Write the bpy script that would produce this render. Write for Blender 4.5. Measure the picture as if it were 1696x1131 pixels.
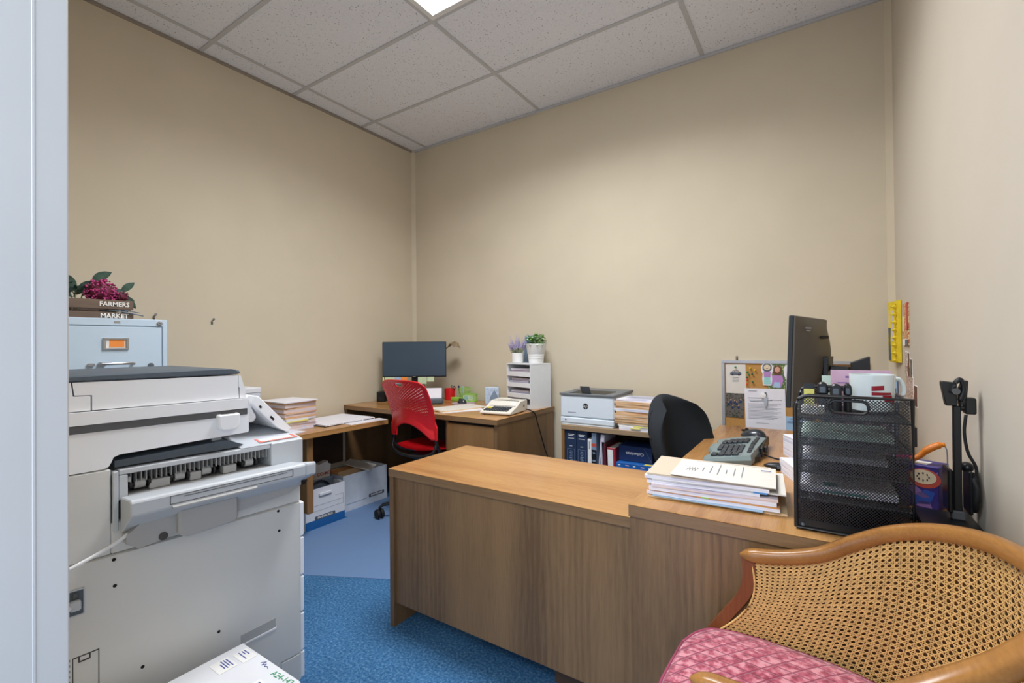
import bpy, bmesh, math, random
from mathutils import Vector, Matrix
for o in list(bpy.data.objects):
    bpy.data.objects.remove(o)
S = bpy.context.scene
C = S.collection
R = math.radians
PI = math.pi
rnd = random.Random(7)

# ------------------------------------------------------------------ camera, light, exposure
H = 1.21                      # eye height
WX0, WX1, WY1, CEIL = -3.19, 0.345, 3.165, 3.057      # left wall, right wall, back wall, ceiling
WY0, WYO = 0.18, 0.04         # room face and hall face of the front wall

cam = bpy.data.cameras.new('camera')
cam.sensor_width = 36.0
cam.lens = 768.0 / 1696 * 36
cam.clip_start = 0.02
cob = bpy.data.objects.new('camera', cam)
C.objects.link(cob)
yaw, pitch, roll = R(33.3692), R(0.40852), R(-0.52722)
F = Vector((-math.sin(yaw), math.cos(yaw), 0)); Rt = Vector((math.cos(yaw), math.sin(yaw), 0)); U = Vector((0, 0, 1))
F2 = F * math.cos(pitch) + U * math.sin(pitch); U2 = U * math.cos(pitch) - F * math.sin(pitch)
R2 = Rt * math.cos(roll) + U2 * math.sin(roll); U3 = U2 * math.cos(roll) - Rt * math.sin(roll)
m = Matrix.Identity(4)
for i in range(3):
    m[i][0] = R2[i]; m[i][1] = U3[i]; m[i][2] = -F2[i]
m[0][3], m[1][3], m[2][3] = 0, 0, H
cob.matrix_world = m
S.camera = cob

w = bpy.data.worlds.new('world'); S.world = w; w.use_nodes = True
bg = w.node_tree.nodes['Background']
bg.inputs[0].default_value = (0.72, 0.84, 1.0, 1); bg.inputs[1].default_value = 2.5
TROFFER, TROFFER_W, TROFFER_SPREAD = 6.0, 46, R(150)
def area(name, loc, target, sx, sy, watts, col):
    l = bpy.data.lights.new(name, 'AREA'); l.shape = 'RECTANGLE'; l.size = sx; l.size_y = sy; l.energy = watts; l.color = col
    o = bpy.data.objects.new(name, l); C.objects.link(o); o.location = loc
    o.rotation_euler = (Vector(target) - Vector(loc)).to_track_quat('-Z', 'Y').to_euler()
    return o
# ceiling lights of the hall outside the open door
area('hall_ceiling_light', (-0.55, -1.1, 2.6), (-0.75, 1.6, 0.9), 1.2, 0.6, 36, (0.86, 0.93, 1.0))
S.view_settings.view_transform = 'Standard'
S.view_settings.look = 'None'
S.view_settings.gamma = 1.0
S.view_settings.use_curve_mapping = False
S.view_settings.exposure = 0.0

# ------------------------------------------------------------------ materials
def lin(c):
    return c / 12.92 if c <= 0.04045 else ((c + 0.055) / 1.055) ** 2.4
def rgb(h):
    if isinstance(h, str):
        h = h.lstrip('#'); h = [int(h[i:i + 2], 16) / 255 for i in (0, 2, 4)]
    else:
        h = [x / 255 for x in h]
    return (lin(h[0]), lin(h[1]), lin(h[2]), 1)
class NT:
    def __init__(s, name):
        s.m = bpy.data.materials.new(name); s.m.use_nodes = True
        s.t = s.m.node_tree; s.b = s.t.nodes['Principled BSDF']
    def n(s, typ, **kw):
        x = s.t.nodes.new(typ)
        for k, v in kw.items():
            if k in x.inputs.keys() if isinstance(k, str) else False: x.inputs[k].default_value = v
            else: setattr(x, k, v)
        return x
    def l(s, a, b): s.t.links.new(a, b)
    def coord(s, scale=(1, 1, 1), kind='Object'):
        tc = s.n('ShaderNodeTexCoord'); mp = s.n('ShaderNodeMapping'); mp.inputs['Scale'].default_value = scale
        s.l(tc.outputs[kind], mp.inputs['Vector']); return mp.outputs['Vector']
    def noise(s, vec, scale, detail=3, rough=0.5):
        x = s.n('ShaderNodeTexNoise'); x.inputs['Scale'].default_value = scale; x.inputs['Detail'].default_value = detail
        x.inputs['Roughness'].default_value = rough; s.l(vec, x.inputs['Vector']); return x.outputs['Fac']
    def ramp(s, fac, stops):
        x = s.n('ShaderNodeValToRGB'); e = x.color_ramp.elements
        while len(e) < len(stops): e.new(0.5)
        for i, (p, c) in enumerate(stops): e[i].position = p; e[i].color = c
        s.l(fac, x.inputs['Fac']); return x.outputs['Color']
    def bump(s, h, strength=0.2, dist=0.002):
        x = s.n('ShaderNodeBump'); x.inputs['Strength'].default_value = strength; x.inputs['Distance'].default_value = dist
        s.l(h, x.inputs['Height']); s.l(x.outputs['Normal'], s.b.inputs['Normal'])
    def mix(s, fac, a, b, typ='MIX'):
        x = s.n('ShaderNodeMix'); x.data_type = 'RGBA'; x.blend_type = typ
        if isinstance(fac, float): x.inputs[0].default_value = fac
        else: s.l(fac, x.inputs[0])
        for v, i in ((a, 6), (b, 7)):
            if isinstance(v, tuple): x.inputs[i].default_value = v
            else: s.l(v, x.inputs[i])
        return x.outputs[2]
def sc(c, k): return (min(1, c[0] * k), min(1, c[1] * k), min(1, c[2] * k), 1)
def plain(name, col, rough=0.5, metal=0.0, var=0.06, scale=30, bump=0.0, bdist=0.001, spec=0.5, coat=0.0):
    t = NT(name); c = rgb(col); v = t.coord()
    f = t.noise(v, scale, 4)
    t.l(t.ramp(f, [(0.3, sc(c, 1 - var)), (0.7, sc(c, 1 + var))]), t.b.inputs['Base Color'])
    t.b.inputs['Roughness'].default_value = rough; t.b.inputs['Metallic'].default_value = metal
    t.b.inputs['Specular IOR Level'].default_value = spec
    if coat: t.b.inputs['Coat Weight'].default_value = coat
    if bump: t.bump(t.noise(v, scale * 8, 3), bump, bdist)
    return t.m
def wood(name, c_lo, c_hi, axis, rough=0.32, cath=1.0, seed=0.0):
    """Oak: long streaks with pores along one local axis, and a few cathedral figures."""
    t = NT(name); lo, hi = rgb(c_lo), rgb(c_hi)
    s = [1.0, 1.0, 1.0]; s['XYZ'.index(axis)] = 0.06
    tc = t.n('ShaderNodeTexCoord'); mp = t.n('ShaderNodeMapping'); mp.inputs['Scale'].default_value = s; mp.inputs['Location'].default_value = (seed, seed * .7, seed * .3)
    t.l(tc.outputs['Object'], mp.inputs['Vector']); v = mp.outputs['Vector']
    broad = t.noise(v, 7, 2, .5)
    fine = t.noise(v, 220, 3, .6)
    s2 = [1.0, 1.0, 1.0]; s2['XYZ'.index(axis)] = 0.16
    v2 = t.coord(tuple(s2))
    wv = t.n('ShaderNodeTexWave', wave_type='RINGS', rings_direction=axis); wv.inputs['Scale'].default_value = 13
    wv.inputs['Distortion'].default_value = 5.0; wv.inputs['Detail'].default_value = 2; wv.inputs['Detail Scale'].default_value = 1.4
    t.l(v2, wv.inputs['Vector'])
    fig = t.n('ShaderNodeMath', operation='MULTIPLY'); t.l(wv.outputs['Fac'], fig.inputs[0])
    msk = t.ramp(t.noise(v, 5, 1), [(0.42, (0, 0, 0, 1)), (0.62, (1, 1, 1, 1))]); t.l(msk, fig.inputs[1])
    a = t.n('ShaderNodeMath', operation='MULTIPLY_ADD'); t.l(fine, a.inputs[0]); a.inputs[1].default_value = 0.55
    t.l(broad, a.inputs[2])
    b = t.n('ShaderNodeMath', operation='MULTIPLY_ADD'); t.l(fig.outputs[0], b.inputs[0]); b.inputs[1].default_value = -0.17 * cath; t.l(a.outputs[0], b.inputs[2])
    t.l(t.ramp(b.outputs[0], [(0.45, lo), (0.68, tuple((lo[i] + hi[i]) / 2 for i in range(3)) + (1,)), (0.95, hi)]), t.b.inputs['Base Color'])
    t.b.inputs['Roughness'].default_value = rough
    t.bump(fine, 0.08, 0.0005)
    return t.m
def speck(name, base, dots, scale, size, rough=0.9, bump=0.3):
    t = NT(name); c, d = rgb(base), rgb(dots); v = t.coord()
    vo = t.n('ShaderNodeTexVoronoi'); vo.inputs['Scale'].default_value = scale; t.l(v, vo.inputs['Vector'])
    k = t.noise(v, scale * .45, 3)
    a = t.n('ShaderNodeMath', operation='MULTIPLY'); t.l(vo.outputs['Distance'], a.inputs[0]); t.l(k, a.inputs[1])
    msk = t.ramp(a.outputs[0], [(size * .5, (1, 1, 1, 1)), (size, (0, 0, 0, 1))])
    f = t.ramp(t.noise(v, scale * 1.6, 5, .7), [(0.3, sc(c, .93)), (0.7, sc(c, 1.05))])
    t.l(t.mix(msk, f, d), t.b.inputs['Base Color']); t.b.inputs['Roughness'].default_value = rough
    t.bump(t.noise(v, scale * 2.5, 3), bump, 0.001)
    return t.m
def emit(name, col, strength):
    t = NT(name); t.b.inputs['Base Color'].default_value = rgb(col)
    t.b.inputs['Emission Color'].default_value = rgb(col); t.b.inputs['Emission Strength'].default_value = strength
    return t.m
def layered(name, cols, rough=0.8, step=0.0022):
    """Edges of stacked sheets: thin level lines of slightly different paper."""
    t = NT(name); v = t.coord((3, 3, 1 / step * .33))
    f = t.noise(v, 1.0, 2, .8)
    n = len(cols)
    t.l(t.ramp(f, [(0.3 + 0.4 * i / max(1, n - 1), rgb(c)) for i, c in enumerate(cols)]), t.b.inputs['Base Color'])
    t.b.inputs['Roughness'].default_value = rough
    return t.m
def carpet(name, c1, c2, c3, scale, bump):
    t = NT(name); v = t.coord()
    f = t.noise(v, scale, 6, .75); g = t.noise(v, 5, 3)
    col = t.ramp(f, [(0.32, rgb(c1)), (0.5, rgb(c2)), (0.7, rgb(c3))])
    t.l(t.mix(t.ramp(g, [(0.35, (.82, .82, .82, 1)), (0.7, (1.1, 1.1, 1.1, 1))]), col, col, 'MIX'), t.b.inputs['Base Color'])
    mx = t.mix(1.0, col, t.ramp(g, [(0.3, (.85, .85, .85, 1)), (0.7, (1, 1, 1, 1))]), 'MULTIPLY')
    t.l(mx, t.b.inputs['Base Color'])
    t.b.inputs['Roughness'].default_value = 1.0; t.b.inputs['Specular IOR Level'].default_value = 0.1
    t.bump(f, bump, 0.004)
    return t.m

M = {}
M['wall'] = plain('wall_paint', '#d4c8b0', .75, var=.025, scale=3, bump=.05)
M['wall_r'] = plain('wall_paint_right_cool_lit', '#ccc2b1', .75, var=.02, scale=3, bump=.05)  # same beige paint, greyed to carry the cool light on this wall
M['trimw'] = plain('corner_strip_vinyl', '#d4c7ad', .5, var=.03, scale=6)
M['jamb'] = plain('painted_metal_jamb', '#bcbab8', .4, var=.02, scale=4, bump=.03)
M['tile'] = speck('ceiling_tile_mineral', '#eceef4', '#9f9ea4', 60, .10)
M['tee'] = plain('grid_tee_steel', '#c4c5c7', .5, var=.02)
M['angle'] = plain('wall_angle_steel', '#9a9085', .5)
M['carpet'] = carpet('blue_carpet', '#234f7a', '#41729f', '#7ba4c6', 95, .6)
M['diffuser'] = emit('troffer_diffuser', '#ffffff', TROFFER)
M['white_metal'] = plain('white_enamel', '#e8e8e6', .35, var=.02)
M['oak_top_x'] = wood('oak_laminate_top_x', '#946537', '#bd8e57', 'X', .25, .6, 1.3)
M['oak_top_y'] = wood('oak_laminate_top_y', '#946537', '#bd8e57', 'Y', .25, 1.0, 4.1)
M['oak_z'] = wood('oak_laminate_upright_shaded', '#674c31', '#8d6c48', 'Z', .38, 1.0, 2.2)  # same oak as the tops, darkened for faces turned from the light
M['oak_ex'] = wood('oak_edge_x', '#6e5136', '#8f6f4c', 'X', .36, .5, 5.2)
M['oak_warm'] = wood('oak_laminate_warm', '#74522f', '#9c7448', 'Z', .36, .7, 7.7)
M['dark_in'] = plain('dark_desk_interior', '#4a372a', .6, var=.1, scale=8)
M['gap'] = plain('shadow_gap_black', '#15120f', .9)
M['copier'] = plain('copier_warm_white_plastic', '#d9d9d6', .5, var=.015, scale=5)
M['copier_w'] = plain('copier_white_plastic', '#f6f8fb', .45, var=.015, scale=5)
M['copier_g'] = plain('copier_grey_plastic', '#c2c7cc', .45, var=.02, scale=6)
M['copier_dg'] = plain('copier_mid_grey_plastic', '#b0b0af', .5, var=.02, scale=6)
M['charcoal'] = plain('charcoal_plastic', '#55606a', .5, var=.05, scale=60, bump=.1)
M['strip'] = plain('dark_grey_strip', '#57585a', .45)
M['black'] = plain('black_plastic', '#16181b', .4, var=.1)
M['blackm'] = plain('black_wire_enamel', '#121316', .35, var=.1)
M['rubber'] = plain('black_rubber', '#0e0f11', .7)
M['steel'] = plain('brushed_steel', '#b9bcc0', .3, metal=.9, var=.04)
M['seam'] = plain('panel_gap_dark', '#4c4a48', .8)
M['blue_metal'] = plain('pale_blue_enamel', '#cbdff0', .4, var=.015, scale=5)
M['orange_card'] = plain('orange_card', '#ff9a4a', .8)
M['white_card'] = plain('white_card', '#f2f1ee', .8)
M['crate'] = wood('weathered_brown_slat', '#4b3d33', '#7d695a', 'Y', .8, .5, 3.3)
M['white_paint'] = plain('white_lettering', '#efece6', .8)
M['ink'] = plain('dark_ink', '#343b4c', .8)
M['ink_grey'] = plain('grey_print', '#8d919c', .85)
M['ink_blue'] = plain('blue_print', '#4a5aa0', .8)
M['ink_green'] = plain('green_marker', '#2f9c6b', .8)
M['red_ink'] = plain('red_print', '#b8402f', .8)
M['paper'] = plain('white_paper', '#eceaf0', .85, var=.02)
M['paper_c'] = plain('cream_paper', '#dfd9ce', .85, var=.02)
M['paper_p'] = plain('lavender_paper', '#cfcadb', .85, var=.03)
M['manila'] = plain('manila_card', '#e6c598', .8, var=.04)
M['cream_f'] = plain('cream_folder_card', '#cbbba5', .8, var=.03)
M['manila_o'] = plain('orange_folder_card', '#d79a5e', .8, var=.05)
M['yellow_note'] = plain('yellow_note', '#e6df7c', .8)
M['green_note'] = plain('pale_green_note', '#cfe0b8', .8)
M['mint'] = plain('mint_paper', '#cfe6d8', .85)
M['pink'] = plain('pink_paper', '#dcb6d0', .85)
M['bluep'] = plain('pale_blue_paper', '#a8c8e4', .85)
M['blue_tab'] = plain('blue_tab_card', '#4f8fd0', .7)
M['edge_w'] = layered('white_sheet_edges', ['#b9b9cf', '#dcdcea', '#f3f3f8', '#c4c4da'])
M['edge_m'] = layered('folder_edges', ['#b87a48', '#e6c394', '#d59a62', '#efe3cf', '#9c6a48'])
M['edge_p'] = layered('mixed_sheet_edges', ['#a49cb8', '#d8d2e2', '#e4c9b2', '#bcb4cc'])
M['carton'] = plain('white_carton', '#e4e6ea', .8, var=.03, scale=10)
M['carton_w'] = plain('worn_white_carton', '#d3dbe4', .8, var=.08, scale=12)
M['carton_in'] = plain('brown_carton_inside', '#8a6c54', .9, var=.08)
M['bbblue'] = plain('carton_blue_print', '#1b63a6', .7)
M['red'] = plain('red_shell_plastic', '#e01822', .4, var=.02, coat=.2)
M['screen'] = plain('screen_blue_reflection', '#3c4f60', .35, var=.04, scale=3)  # slate blue stands for the room's reflection in the dark screen
M['bezel'] = plain('slate_bezel', '#1d242b', .4)
M['mon_back'] = plain('dark_taupe_plastic', '#4b4741', .5, var=.03)
M['brass'] = plain('aged_brass', '#a8967a', .35, metal=.7)
M['green_wire'] = plain('lime_green_enamel', '#9ad04a', .4)
M['mauve'] = plain('mauve_pad', '#b9a3a8', .8)
M['ivory'] = plain('ivory_plastic', '#e4dfd2', .45, var=.02)
M['keydark'] = plain('dark_key_plastic', '#3a3f46', .5)
M['keygrey'] = plain('slate_key_plastic', '#2b3138', .5)
M['kbbody'] = plain('grey_green_plastic', '#7b8b8b', .4, var=.02)
M['yellow'] = plain('yellow_key', '#e6cf3c', .5)
M['lcd'] = plain('dark_display', '#1a2733', .2)
M['whitelam'] = plain('white_laminate', '#e3e6e8', .45, var=.015)
M['ceramic'] = plain('white_ceramic', '#f0f0ee', .25, var=.01)
M['lav'] = plain('lavender_bloom', '#b6aed2', .9, var=.2, scale=200)
M['stemg'] = plain('grey_green_stem', '#8d9b80', .8, var=.15)
M['leaf_g'] = plain('bright_leaf', '#96c676', .6, var=.3, scale=60)
M['leaf_l'] = plain('light_leaf', '#d0eabc', .6, var=.2, scale=60)
M['leaf_d'] = plain('dark_eucalyptus_leaf', '#5f7d6e', .6, var=.2, scale=40)
M['leaf_o'] = plain('olive_leaf', '#7d8a66', .6, var=.2, scale=40)
M['berry'] = plain('magenta_berry', '#b23a78', .35, var=.3, scale=120)
M['berry_d'] = plain('wine_berry', '#6d1f3c', .6, var=.3, scale=200)
M['petal'] = plain('blue_violet_petal', '#8c93c8', .8, var=.25, scale=60)
M['frame_b'] = plain('blue_grey_frame', '#8fa7bd', .5)
M['tissue_b'] = plain('pale_blue_pattern', '#bcd0e6', .8, var=.25, scale=55)
M['printer_w'] = plain('printer_white', '#dfe8ef', .4, var=.01)
M['printer_g'] = plain('printer_grey_lid', '#6f7377', .5)
M['navy'] = plain('navy_cloth', '#1c3152', .6, var=.08)
M['teal'] = plain('teal_cover', '#1e8f88', .6)
M['greyblue'] = plain('grey_blue_cover', '#7f93ab', .6, var=.1)
M['maroon'] = plain('maroon_cover', '#5a2230', .5)
M['redb'] = plain('red_cover', '#9c2a38', .5)
M['pblue'] = plain('blue_cover', '#1d63b0', .45)
M['dnavy'] = plain('deep_navy_cover', '#20335f', .4)
M['fabric'] = plain('black_fabric', '#1a2026', .95, var=.15, scale=200, bump=.4)
M['shelfw'] = wood('shelf_brown', '#7a6650', '#a58a6a', 'X', .5, .5, 9.1)
M['cork'] = speck('cork', '#c08f50', '#8c6230', 160, .12)
M['alu'] = plain('aluminium_frame', '#b4b6bc', .4, metal=.4)
M['photo_g'] = speck('photo_garden', '#4f6b3a', '#c8d070', 120, .2, rough=.35, bump=0)
M['photo_t'] = speck('photo_group', '#6a625c', '#31402e', 90, .25, rough=.35, bump=0)
M['skin'] = plain('photo_skin_tone', '#dba58c', .6)
M['hair'] = plain('photo_hair_brown', '#6c4a38', .7)
M['lilac'] = plain('lilac_crayon', '#b98ac4', .8)
M['crayon_p'] = plain('pink_crayon', '#d8486c', .8)
M['aqua'] = plain('aqua_crayon', '#9ad4d0', .8)
M['mouse'] = plain('dark_mouse', '#2c3138', .3, coat=.3)
M['purple'] = plain('purple_carton', '#3a2f7c', .5, var=.12, scale=14)
M['mauve_p'] = plain('mauve_print', '#8d6cab', .6)
M['blue_pr'] = plain('royal_blue_print', '#2c4fa8', .6)
M['fig_r'] = plain('fig_red_print', '#c2503f', .6)
M['fig_c'] = plain('fig_cream_print', '#e3cfae', .6)
M['orange'] = plain('orange_plastic', '#e8821e', .4)
M['hotpink'] = plain('hot_pink_plastic', '#e8258a', .4)
M['craft_y'] = plain('yellow_craft_foam', '#ecd022', .7, var=.1)
M['craft_r'] = speck('printed_craft_card', '#c4704a', '#e8d8a0', 160, .3, bump=0)
M['photo_b'] = speck('small_portrait_print', '#a98a78', '#e4d4cc', 130, .3, rough=.4, bump=0)
M['mugw'] = plain('cool_white_glaze', '#d3dcdc', .25, var=.01)
M['mug_red'] = plain('red_mug_logo', '#8e1226', .3)
M['chairwood'] = wood('honey_oak', '#7a4e24', '#a8743a', 'Y', .28, .5, 6.6)
M['chairpost'] = wood('red_brown_oak', '#5e3219', '#854c28', 'Z', .3, .5, 8.8)
M['cane'] = plain('cane_strand', '#dcb06c', .55, var=.18, scale=70)
M['cane_o'] = plain('cane_strand_outer_shaded', '#7d5226', .6, var=.18, scale=70)  # outer cane darkened to put shade into the holes of the weave
M['clear_mat'] = None
def quilt():
    t = NT('pink_quilted_fabric'); tc = t.n('ShaderNodeTexCoord')
    n1 = t.n('ShaderNodeTexNoise'); n1.inputs['Scale'].default_value = 60; n1.inputs['Detail'].default_value = 4; t.l(tc.outputs['Object'], n1.inputs['Vector'])
    base = t.ramp(n1.outputs['Fac'], [(0.36, rgb('#84243a')), (0.46, rgb('#ad4a5f')), (0.6, rgb('#d08a92'))])
    acc = None
    for ang in (R(38), R(100)):
        mp = t.n('ShaderNodeMapping'); mp.inputs['Rotation'].default_value = (0, 0, ang); t.l(tc.outputs['Object'], mp.inputs['Vector'])
        wv = t.n('ShaderNodeTexWave', bands_direction='X'); wv.inputs['Scale'].default_value = 10; wv.inputs['Distortion'].default_value = .15; t.l(mp.outputs['Vector'], wv.inputs['Vector'])
        ln = t.ramp(wv.outputs['Fac'], [(0.0, (1, 1, 1, 1)), (0.07, (0, 0, 0, 1))])
        acc = ln if acc is None else t.mix(1.0, acc, ln, 'LIGHTEN')
    t.l(t.mix(acc, base, rgb('#8a2544')), t.b.inputs['Base Color'])
    t.b.inputs['Roughness'].default_value = .85; t.b.inputs['Sheen Weight'].default_value = .3
    inv = t.n('ShaderNodeInvert'); t.l(acc, inv.inputs['Color']); t.bump(inv.outputs['Color'], .5, .004)
    return t.m
M['quilt'] = quilt()
M['piping'] = plain('dark_pink_piping', '#96405a', .8)
def matplastic():
    t = NT('clear_vinyl_mat'); t.b.inputs['Base Color'].default_value = rgb('#8fb0dc'); t.b.inputs['Roughness'].default_value = .4
    t.b.inputs['Alpha'].default_value = .42
    t.bump(t.noise(t.coord(), 160, 2), .15, .001); return t.m
M['clear_mat'] = matplastic()

# ------------------------------------------------------------------ mesh helpers
def thing(name, label=None, cat=None, loc=(0, 0, 0), rz=0.0, group=None, kind=None, rot=None):
    o = bpy.data.objects.new(name, None); C.objects.link(o); o.location = loc
    o.rotation_euler = rot if rot else (0, 0, rz); o.empty_display_size = .05
    return tag(o, label, cat, group, kind)
def tag(o, label=None, cat=None, group=None, kind=None):
    if label: o['label'] = label
    if cat: o['category'] = cat
    if group: o['group'] = group
    if kind: o['kind'] = kind
    return o
def add(name, bm, mat, parent=None, loc=(0, 0, 0), rot=(0, 0, 0), smooth=None, label=None, kind=None):
    me = bpy.data.meshes.new(name); bmesh.ops.recalc_face_normals(bm, faces=bm.faces[:]); bm.to_mesh(me); bm.free()
    if smooth is not None:
        for p in me.polygons: p.use_smooth = True
        if smooth < 3: me.set_sharp_from_angle(angle=smooth)
    me.materials.append(mat if not isinstance(mat, str) else M[mat])
    o = bpy.data.objects.new(name, me); C.objects.link(o); o.location = loc; o.rotation_euler = rot
    if parent: o.parent = parent
    if label: o['label'] = label
    if kind or name == 'print': o['kind'] = kind or 'stuff'
    return o
def new(): return bmesh.new()
def bx(bm, x0, x1, y0, y1, z0, z1, bev=0.0, seg=1, mat=None):
    vs = [bm.verts.new((x, y, z)) for x in (x0, x1) for y in (y0, y1) for z in (z0, z1)]
    f = [(0, 1, 3, 2), (4, 6, 7, 5), (0, 4, 5, 1), (2, 3, 7, 6), (0, 2, 6, 4), (1, 5, 7, 3)]
    fs = [bm.faces.new([vs[i] for i in q]) for q in f]
    if bev:
        es = list({e for q in fs for e in q.edges})
        r = bmesh.ops.bevel(bm, geom=es, offset=bev, segments=seg, affect='EDGES', profile=.5)
        vs = list({v for q in r['faces'] for v in q.verts} | set(v for v in vs if v.is_valid))
    if mat is not None: bmesh.ops.transform(bm, matrix=mat, verts=[v for v in vs if v.is_valid])
    return vs
def box(x0, x1, y0, y1, z0, z1, bev=0.0, seg=1):
    b = new(); bx(b, x0, x1, y0, y1, z0, z1, bev, seg); return b
def frame_axes(d):
    d = d.normalized(); a = Vector((0, 0, 1)) if abs(d.z) < .9 else Vector((1, 0, 0))
    s = d.cross(a).normalized(); return s, s.cross(d)
def tube(bm, pts, r, n=8, cap=True, flat=1.0):
    pts = [Vector(p) for p in pts]; rings = []
    for i, p in enumerate(pts):
        d = (pts[min(i + 1, len(pts) - 1)] - pts[max(i - 1, 0)])
        s, u = frame_axes(d); rr = r[i] if isinstance(r, (list, tuple)) else r
        rings.append([bm.verts.new(p + s * (rr * math.cos(2 * PI * k / n)) + u * (rr * flat * math.sin(2 * PI * k / n))) for k in range(n)])
    for a, b in zip(rings, rings[1:]):
        for k in range(n): bm.faces.new((a[k], a[(k + 1) % n], b[(k + 1) % n], b[k]))
    if cap: bm.faces.new(rings[0][::-1]); bm.faces.new(rings[-1])
def lathe(bm, prof, n=20, c=(0, 0, 0), cap=True):
    c = Vector(c); rings = []
    for r, z in prof:
        rings.append([bm.verts.new(c + Vector((r * math.cos(2 * PI * k / n), r * math.sin(2 * PI * k / n), z))) for k in range(n)])
    for a, b in zip(rings, rings[1:]):
        for k in range(n): bm.faces.new((a[k], a[(k + 1) % n], b[(k + 1) % n], b[k]))
    if cap: bm.faces.new(rings[0][::-1]); bm.faces.new(rings[-1])
def prism(bm, poly, axis, lo, hi, bev=0.0):
    """poly in the two other axes, extruded along axis from lo to hi."""
    def P(a, b, t):
        return {'x': (t, a, b), 'y': (a, t, b), 'z': (a, b, t)}[axis]
    A = [bm.verts.new(P(a, b, lo)) for a, b in poly]; B = [bm.verts.new(P(a, b, hi)) for a, b in poly]
    n = len(poly); fs = [bm.faces.new(A[::-1]), bm.faces.new(B)]
    for i in range(n): fs.append(bm.faces.new((A[i], A[(i + 1) % n], B[(i + 1) % n], B[i])))
    if bev:
        bmesh.ops.bevel(bm, geom=list({e for f in fs for e in f.edges}), offset=bev, segments=1, affect='EDGES')
def sphere(bm, c, r, sub=1, sx=1, sy=1, sz=1):
    r_ = bmesh.ops.create_icosphere(bm, subdivisions=sub, radius=r)
    bmesh.ops.transform(bm, matrix=Matrix.Translation(c) @ Matrix.Diagonal((sx, sy, sz, 1)), verts=r_['verts'])
def quad(bm, a, b, c, d):
    return bm.faces.new([bm.verts.new(p) for p in (a, b, c, d)])
def rrect(w, h, r, n=4, cx=0, cy=0):
    out = []
    for (sx, sy, a0) in ((1, 1, 0), (-1, 1, 90), (-1, -1, 180), (1, -1, 270)):
        for k in range(n + 1):
            a = R(a0 + 90 * k / n); out.append((cx + sx * (w / 2 - r) + r * math.cos(a), cy + sy * (h / 2 - r) + r * math.sin(a)))
    return out
def text(name, body, size, mat, parent, loc, rot, align='CENTER', depth=.0004, bold=0.0, sx=1.0):
    cu = bpy.data.curves.new(name, 'FONT'); cu.body = body; cu.size = size; cu.align_x = align; cu.align_y = 'CENTER'
    cu.extrude = depth; cu.offset = bold; cu.resolution_u = 2
    t = bpy.data.objects.new(name, cu); C.objects.link(t)
    me = bpy.data.meshes.new_from_object(t); C.objects.unlink(t); bpy.data.objects.remove(t)
    me.materials.clear(); me.materials.append(M[mat] if isinstance(mat, str) else mat)
    o = bpy.data.objects.new(name, me); C.objects.link(o); o.location = loc; o.rotation_euler = rot; o.scale = (sx, 1, 1)
    if parent: o.parent = parent
    return o
def lines(rows, z=0.0):
    """rows of print: (x0, x1, y, height) as thin raised bars in the local xy plane"""
    b = new()
    for x0, x1, y, h in rows:
        bx(b, x0, x1, y - h / 2, y + h / 2, z, z + .0003)
    return b
def copy_tree(o, parent=None):
    c = o.copy(); C.objects.link(c); c.parent = parent
    for ch in o.children: copy_tree(ch, c)
    return c
def catmull(pts, n=8):
    pts = [Vector(p) for p in pts]; P = [pts[0] * 2 - pts[1]] + pts + [pts[-1] * 2 - pts[-2]]; out = []
    for i in range(1, len(P) - 2):
        for k in range(n):
            t = k / n
            out.append(.5 * ((2 * P[i]) + (P[i + 1] - P[i - 1]) * t + (2 * P[i - 1] - 5 * P[i] + 4 * P[i + 1] - P[i + 2]) * t * t + (3 * P[i] - P[i - 1] - 3 * P[i + 1] + P[i + 2]) * t ** 3))
    out.append(pts[-1]); return out
def slab(w, d, h, warp=0.0, n=4, jit=0.0):
    """a sheaf of paper: thin slab with a slightly curled surface, centred in xy, bottom at z=0"""
    b = new(); g = [[None] * (n + 1) for _ in range(n + 1)]; g2 = [[None] * (n + 1) for _ in range(n + 1)]
    px, py = rnd.uniform(-1, 1), rnd.uniform(-1, 1)
    for i in range(n + 1):
        for j in range(n + 1):
            u, v = i / n - .5, j / n - .5
            dz = warp * max(0, (u * px + v * py)) ** 1.5
            g[i][j] = b.verts.new((u * w, v * d, dz)); g2[i][j] = b.verts.new((u * w, v * d, h + dz))
    for i in range(n):
        for j in range(n):
            b.faces.new((g[i][j], g[i][j + 1], g[i + 1][j + 1], g[i + 1][j])); b.faces.new((g2[i][j], g2[i + 1][j], g2[i + 1][j + 1], g2[i][j + 1]))
    for k in range(n):
        b.faces.new((g[k][0], g[k + 1][0], g2[k + 1][0], g2[k][0])); b.faces.new((g[k + 1][n], g[k][n], g2[k][n], g2[k + 1][n]))
        b.faces.new((g[0][k + 1], g[0][k], g2[0][k], g2[0][k + 1])); b.faces.new((g[n][k], g[n][k + 1], g2[n][k + 1], g2[n][k]))
    return b
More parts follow.
